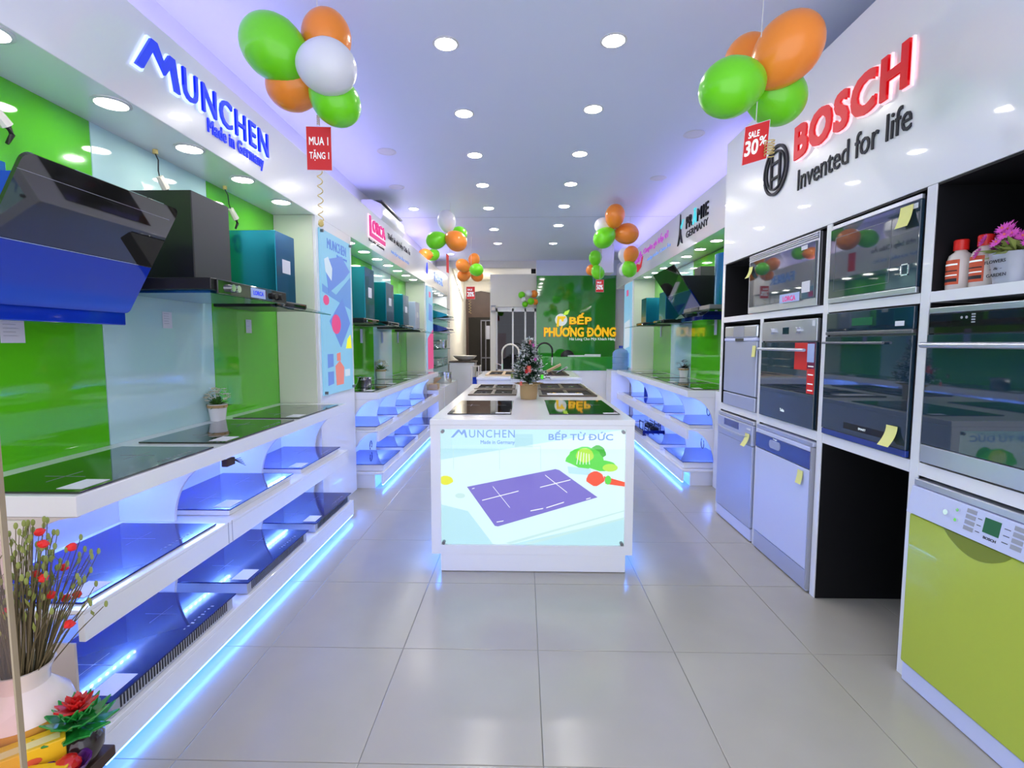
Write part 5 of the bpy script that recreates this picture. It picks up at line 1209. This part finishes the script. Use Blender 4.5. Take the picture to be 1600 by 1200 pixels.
htag('red SALE 20% tag hanging at the far left', (-.958, 8.55, 2.09), (1, 0, 0), (0, 0, 1), .145, .205, [('SALE', .02, .14, .08, .03, .03), ('20%', .015, .04, .115, .08, .03)], 2.5)
htag('red SALE 50% tag in front of the dark green wall', (1.176, 8.40, 2.185), (1, 0, 0), (0, 0, 1), .13, .20, [('SALE', .02, .14, .07, .03, .03), ('50%', .012, .04, .105, .08, .03)], 2.5)
htag('pale red sale tag seen edge on below the left middle balloons', (-.965, 6.40, 2.24), (.12, 1, 0), (0, 0, 1), .12, .23, [], 2.5)
def curl(label, x, y, z0, z1, r_=.012):
    n = 46; tag(MB().tube([(x + r_ * math.cos(i * .7), y + r_ * math.sin(i * .7), z0 + (z1 - z0) * i / n) for i in range(n + 1)], .0025, 5).build('curled_ribbon', 'ribbon', smooth=True), label, 'ribbon')
curl('curled yellow ribbon hanging below the MUA 1 tag', -.985, 2.5, 2.19, 1.96); curl('curled yellow ribbon above the MUA 1 tag', -.985, 2.5, 2.45, 2.405, .006)
tag(MB().ball((-.985, 2.5, 1.945), .018, 10, 6, .8, .8, 1, .25).build('ribbon_knot', 'ribbon'), 'yellow ribbon knot at the end of the curled ribbon', 'ribbon')
curl('curled white ribbon below the 20% tag', -.90, 8.56, 2.08, 1.85, .02)
curl('curled yellow ribbon at the SALE 30% tag', 1.06, 2.29, 2.17, 2.235, .02)

# ------------------------------------------------------------------ flower pots on the counters
def flowerpot(label, x, y, z, sc_, pm, leafm, n=46, potm='white_gloss'):
    t = thing('flower_pot', label, 'flower pot', (x, y, z))
    MB().lathe([(.040 * sc_, 0), (.052 * sc_, .095 * sc_), (.054 * sc_, .10 * sc_), (.050 * sc_, .10 * sc_), (.038 * sc_, .006)], n=24).build('pot', potm, t, local=True, smooth=True)
    m_ = MB(); m_.lathe([(.0515 * sc_, .078 * sc_), (.0535 * sc_, .078 * sc_), (.0545 * sc_, .095 * sc_), (.0525 * sc_, .095 * sc_)], n=24); m_.build('cord_band', 'burlap', t, local=True)
    l = MB(); p_ = MB()
    for k in range(60):
        a = random.uniform(0, 2 * PI); e_ = random.uniform(0, 1.2); l.leafq((0, 0, .09 * sc_), (math.cos(a) * math.cos(e_), math.sin(a) * math.cos(e_), math.sin(e_)), random.uniform(.05, .10) * sc_, .014 * sc_, .2)
    for k in range(n):
        a = random.uniform(0, 2 * PI); e_ = random.uniform(.15, 1.45); r_ = random.uniform(.055, .085) * sc_
        c = Vector((r_ * math.cos(a) * math.cos(e_), r_ * math.sin(a) * math.cos(e_), .11 * sc_ + r_ * math.sin(e_)))
        for q in range(6):
            b_ = 2 * PI * q / 6; p_.leafq(c, (math.cos(b_), math.sin(b_), .5), .018 * sc_, .014 * sc_)
    l.build('leaves', leafm, t, local=True); p_.build('blossoms', pm, t, local=True)
    return t
flowerpot('white pot of small white flowers on the near left countertop', -1.805, 2.93, .906, 1.0, 'petal_white', 'leaf')
flowerpot('white pot of pale yellow flowers on the left middle countertop', -1.80, 6.35, .906, 1.25, 'petal_white', 'leaf')
flowerpot('white pot of dark foliage on the right countertop', 2.08, 6.62, .916, 1.2, 'grey_plastic', 'rubber', 24)
pot('small steel saucepan standing on the left middle cooktop', -1.62, 5.10, .913, .075, .10)
t = thing('candlestick', 'small dark bottle in the far right recess', 'bottle', (1.80, 7.6, .55)); MB().lathe([(.03, 0), (.03, .10), (.012, .14), (.012, .18)], (1.86, 7.70, .587), 14).build('bottle', 'navy_panel', t, smooth=True)

# ------------------------------------------------------------------ street side: altar items and glass pane
t = thing('low_altar', 'low red wooden altar table at the bottom left edge', 'altar', (-1.35, 1.1, 0))
box(-1.60, .72, .30, -1.055, 1.21, .33).build('tabletop', 'wood_dark', t, bevel=.004); box(-1.57, .75, 0, -1.09, 1.18, .299).build('base', 'wood_dark', t)
t = thing('vase', 'white and golden ceramic vase with dry red blossoms at bottom left', 'vase', (-1.245, 1.17, .331))
MB().lathe([(.05, 0), (.085, .035), (.098, .09), (.097, .118)], n=32).build('vase_lower', 'vase_gold', t, local=True, smooth=True)
MB().lathe([(.097, .1185), (.090, .145), (.066, .172), (.052, .190), (.054, .215), (.066, .238), (.060, .238), (.046, .19)], n=32).build('vase_upper', 'vase_white', t, local=True, smooth=True)
st = MB(); bd = MB(); rd = MB()
for k in range(170):
    a = random.uniform(0, 2 * PI); sp = random.uniform(.05, .42); hh = random.uniform(.16, .40)
    tip = Vector((math.cos(a) * sp * .40 + .03, math.sin(a) * sp * .3, .22 + hh * (1 - sp * .5)))
    b0 = Vector((math.cos(a) * .03, math.sin(a) * .03, .19)); mid = b0.lerp(tip, .55) + Vector((random.uniform(-.015, .015), 0, .015))
    st.tube([b0, mid, tip], .0016, 4, .001)
    d_ = (tip - mid).normalized()
    if k % 11 == 0: rd.ball(tip, .011, 7, 5, 1, 1, .9, .25)
    else: bd.ball(tip + d_ * .008, .0055, 6, 5, .8, .8, 1.6)
    if k % 2: bd.leafq(mid, d_ + Vector((random.uniform(-.5, .5), random.uniform(-.5, .5), 0)), .04, .007); bd.leafq(tip - d_ * .03, d_ + Vector((random.uniform(-.9, .9), random.uniform(-.9, .9), .2)), .03, .009)
o = st.build('stems', 'stem', t, local=True); o['kind'] = 'stuff'; bd.build('buds', 'leaf_lime', t, local=True)['kind'] = 'stuff'; rd.build('red_blossoms', 'petal_red', t, local=True)
t = thing('lotus_ornament', 'translucent red and green lotus ornament on a dark jar', 'ornament', (-1.10, 1.155, .331))
MB().lathe([(.035, 0), (.05, .03), (.052, .06), (.035, .085), (.02, .09)], n=24).build('jar', 'jelly_dark', t, local=True, smooth=True)
text('LỘC', 'jar_text', 'box_yellow', t, (-.02, -.053, .04), FU, FV, .035, .016, .002, .03, local=True)
g_ = MB(); r_ = MB()
for ring, (n_, L_, e_, zz) in enumerate(((11, .085, .05, .088), (10, .075, .35, .098), (8, .06, .7, .108))):
    for k in range(n_):
        a = 2 * PI * (k + ring * .5) / n_; d_ = Vector((math.cos(a) * math.cos(e_), math.sin(a) * math.cos(e_), math.sin(e_))); sd = Vector((-math.sin(a), math.cos(a), 0))
        c = Vector((0, 0, zz)); p = [c, c + d_ * L_ * .5 + sd * .020 - Vector((0, 0, .006)), c + d_ * L_ + Vector((0, 0, .008)), c + d_ * L_ * .5 - sd * .020 - Vector((0, 0, .006))]
        g_.add(p + [q + Vector((0, 0, .006)) for q in p], [(3, 2, 1, 0), (4, 5, 6, 7), (0, 1, 5, 4), (1, 2, 6, 5), (2, 3, 7, 6), (3, 0, 4, 7)])
for ring, (n_, L_, e_, zz) in enumerate(((9, .050, .5, .125), (7, .042, .9, .130), (5, .03, 1.2, .136))):
    for k in range(n_):
        a = 2 * PI * (k + ring * .4) / n_; d_ = Vector((math.cos(a) * math.cos(e_), math.sin(a) * math.cos(e_), math.sin(e_))); sd = Vector((-math.sin(a), math.cos(a), 0))
        c = Vector((0, 0, zz)); p = [c, c + d_ * L_ * .5 + sd * .014, c + d_ * L_, c + d_ * L_ * .5 - sd * .014]
        r_.add(p + [q + Vector((0, 0, .006)) for q in p], [(3, 2, 1, 0), (4, 5, 6, 7), (0, 1, 5, 4), (1, 2, 6, 5), (2, 3, 7, 6), (3, 0, 4, 7)])
g_.build('green_leaves', 'jelly_green', t, local=True, smooth=True, bevel=.002); r_.build('red_petals', 'jelly_red', t, local=True, smooth=True, bevel=.002)
t = thing('gift_box', 'long yellow sweets box lying in front of the vase', 'box', (0, 0, 0))
o = box(-.14, -.03, 0, .14, .03, .06).build('carton', 'box_yellow', t, local=True, bevel=.002); box(-.11, -.0305, .012, .02, -.0302, .048).build('printed_panel', 'box_cream', t, local=True)
box(-.13, -.02, .0602, .13, .005, .0606).build('printed_panel', 'box_cream', t, local=True)
for k in range(3): MB().prism(blob(0, 0, .018, .009, 12), (-.06 + k * .07, -.0306, .03), FU, FV, .0003).build('printed_sweet', 'label_red', t, local=True)
t.location = (-1.205, 1.03, .375); t.rotation_euler = (0, 0, .75)
t = thing('gift_box', 'short yellow sweets box standing beside the dark jar', 'box', (0, 0, 0))
box(-.045, -.03, 0, .045, .03, .07).build('carton', 'box_yellow', t, local=True, bevel=.002)
for k, (x, z, m_) in enumerate(((-.02, .045, 'label_red'), (.015, .03, 'jelly_purple'), (.02, .055, 'label_red'))): MB().prism(blob(0, 0, .012, .010, 12), (x, -.0302, z), FU, FV, .0003).build('printed_sweet', m_, t, local=True)
t.location = (-1.085, 1.04, .331); t.rotation_euler = (0, 0, .2)
tag(box(-1.32, .96, .331, -1.12, 1.12, .374).build('tray', 'vase_white', bevel=.006), 'pale tray under the long yellow sweets box', 'tray')
t = thing('purple_bowl', 'dark purple glass bowl with dragon fruit at the altar corner', 'bowl', (-1.06, 1.08, .331))
MB().lathe([(.015, 0), (.02, .015), (.038, .045), (.046, .06), (.041, .058), (.015, .015)], n=14).build('bowl', 'jelly_purple', t, local=True)
MB().ball((0, 0, .055), .026, 12, 8, 1, 1, .9, .08).build('fruit', 'jelly_red', t, local=True)
t = thing('foil_sweets', 'crumpled gold foil packet at the bottom left', 'packet', (-1.10, .97, .331))
MB().ball((0, 0, .022), .05, 16, 10, 1.2, .8, .5, .12).build('packet', 'foil', t, local=True); MB().ball((-.01, -.03, .03), .012, 8, 6, 1.5, 1, .5).build('red_spot', 'tag_red', t, local=True)
t = thing('glass_screen', 'upright clear glass pane edge at the left border', 'glass screen', (-1.2, .69, 0))
box(-1.60, .685, .0, -.744, .693, 1.75).build('pane', 'pane_reflection_tint', t)
box(-.744, .685, .0, -.741, .693, 1.75).build('edge', 'pane_edge', t)
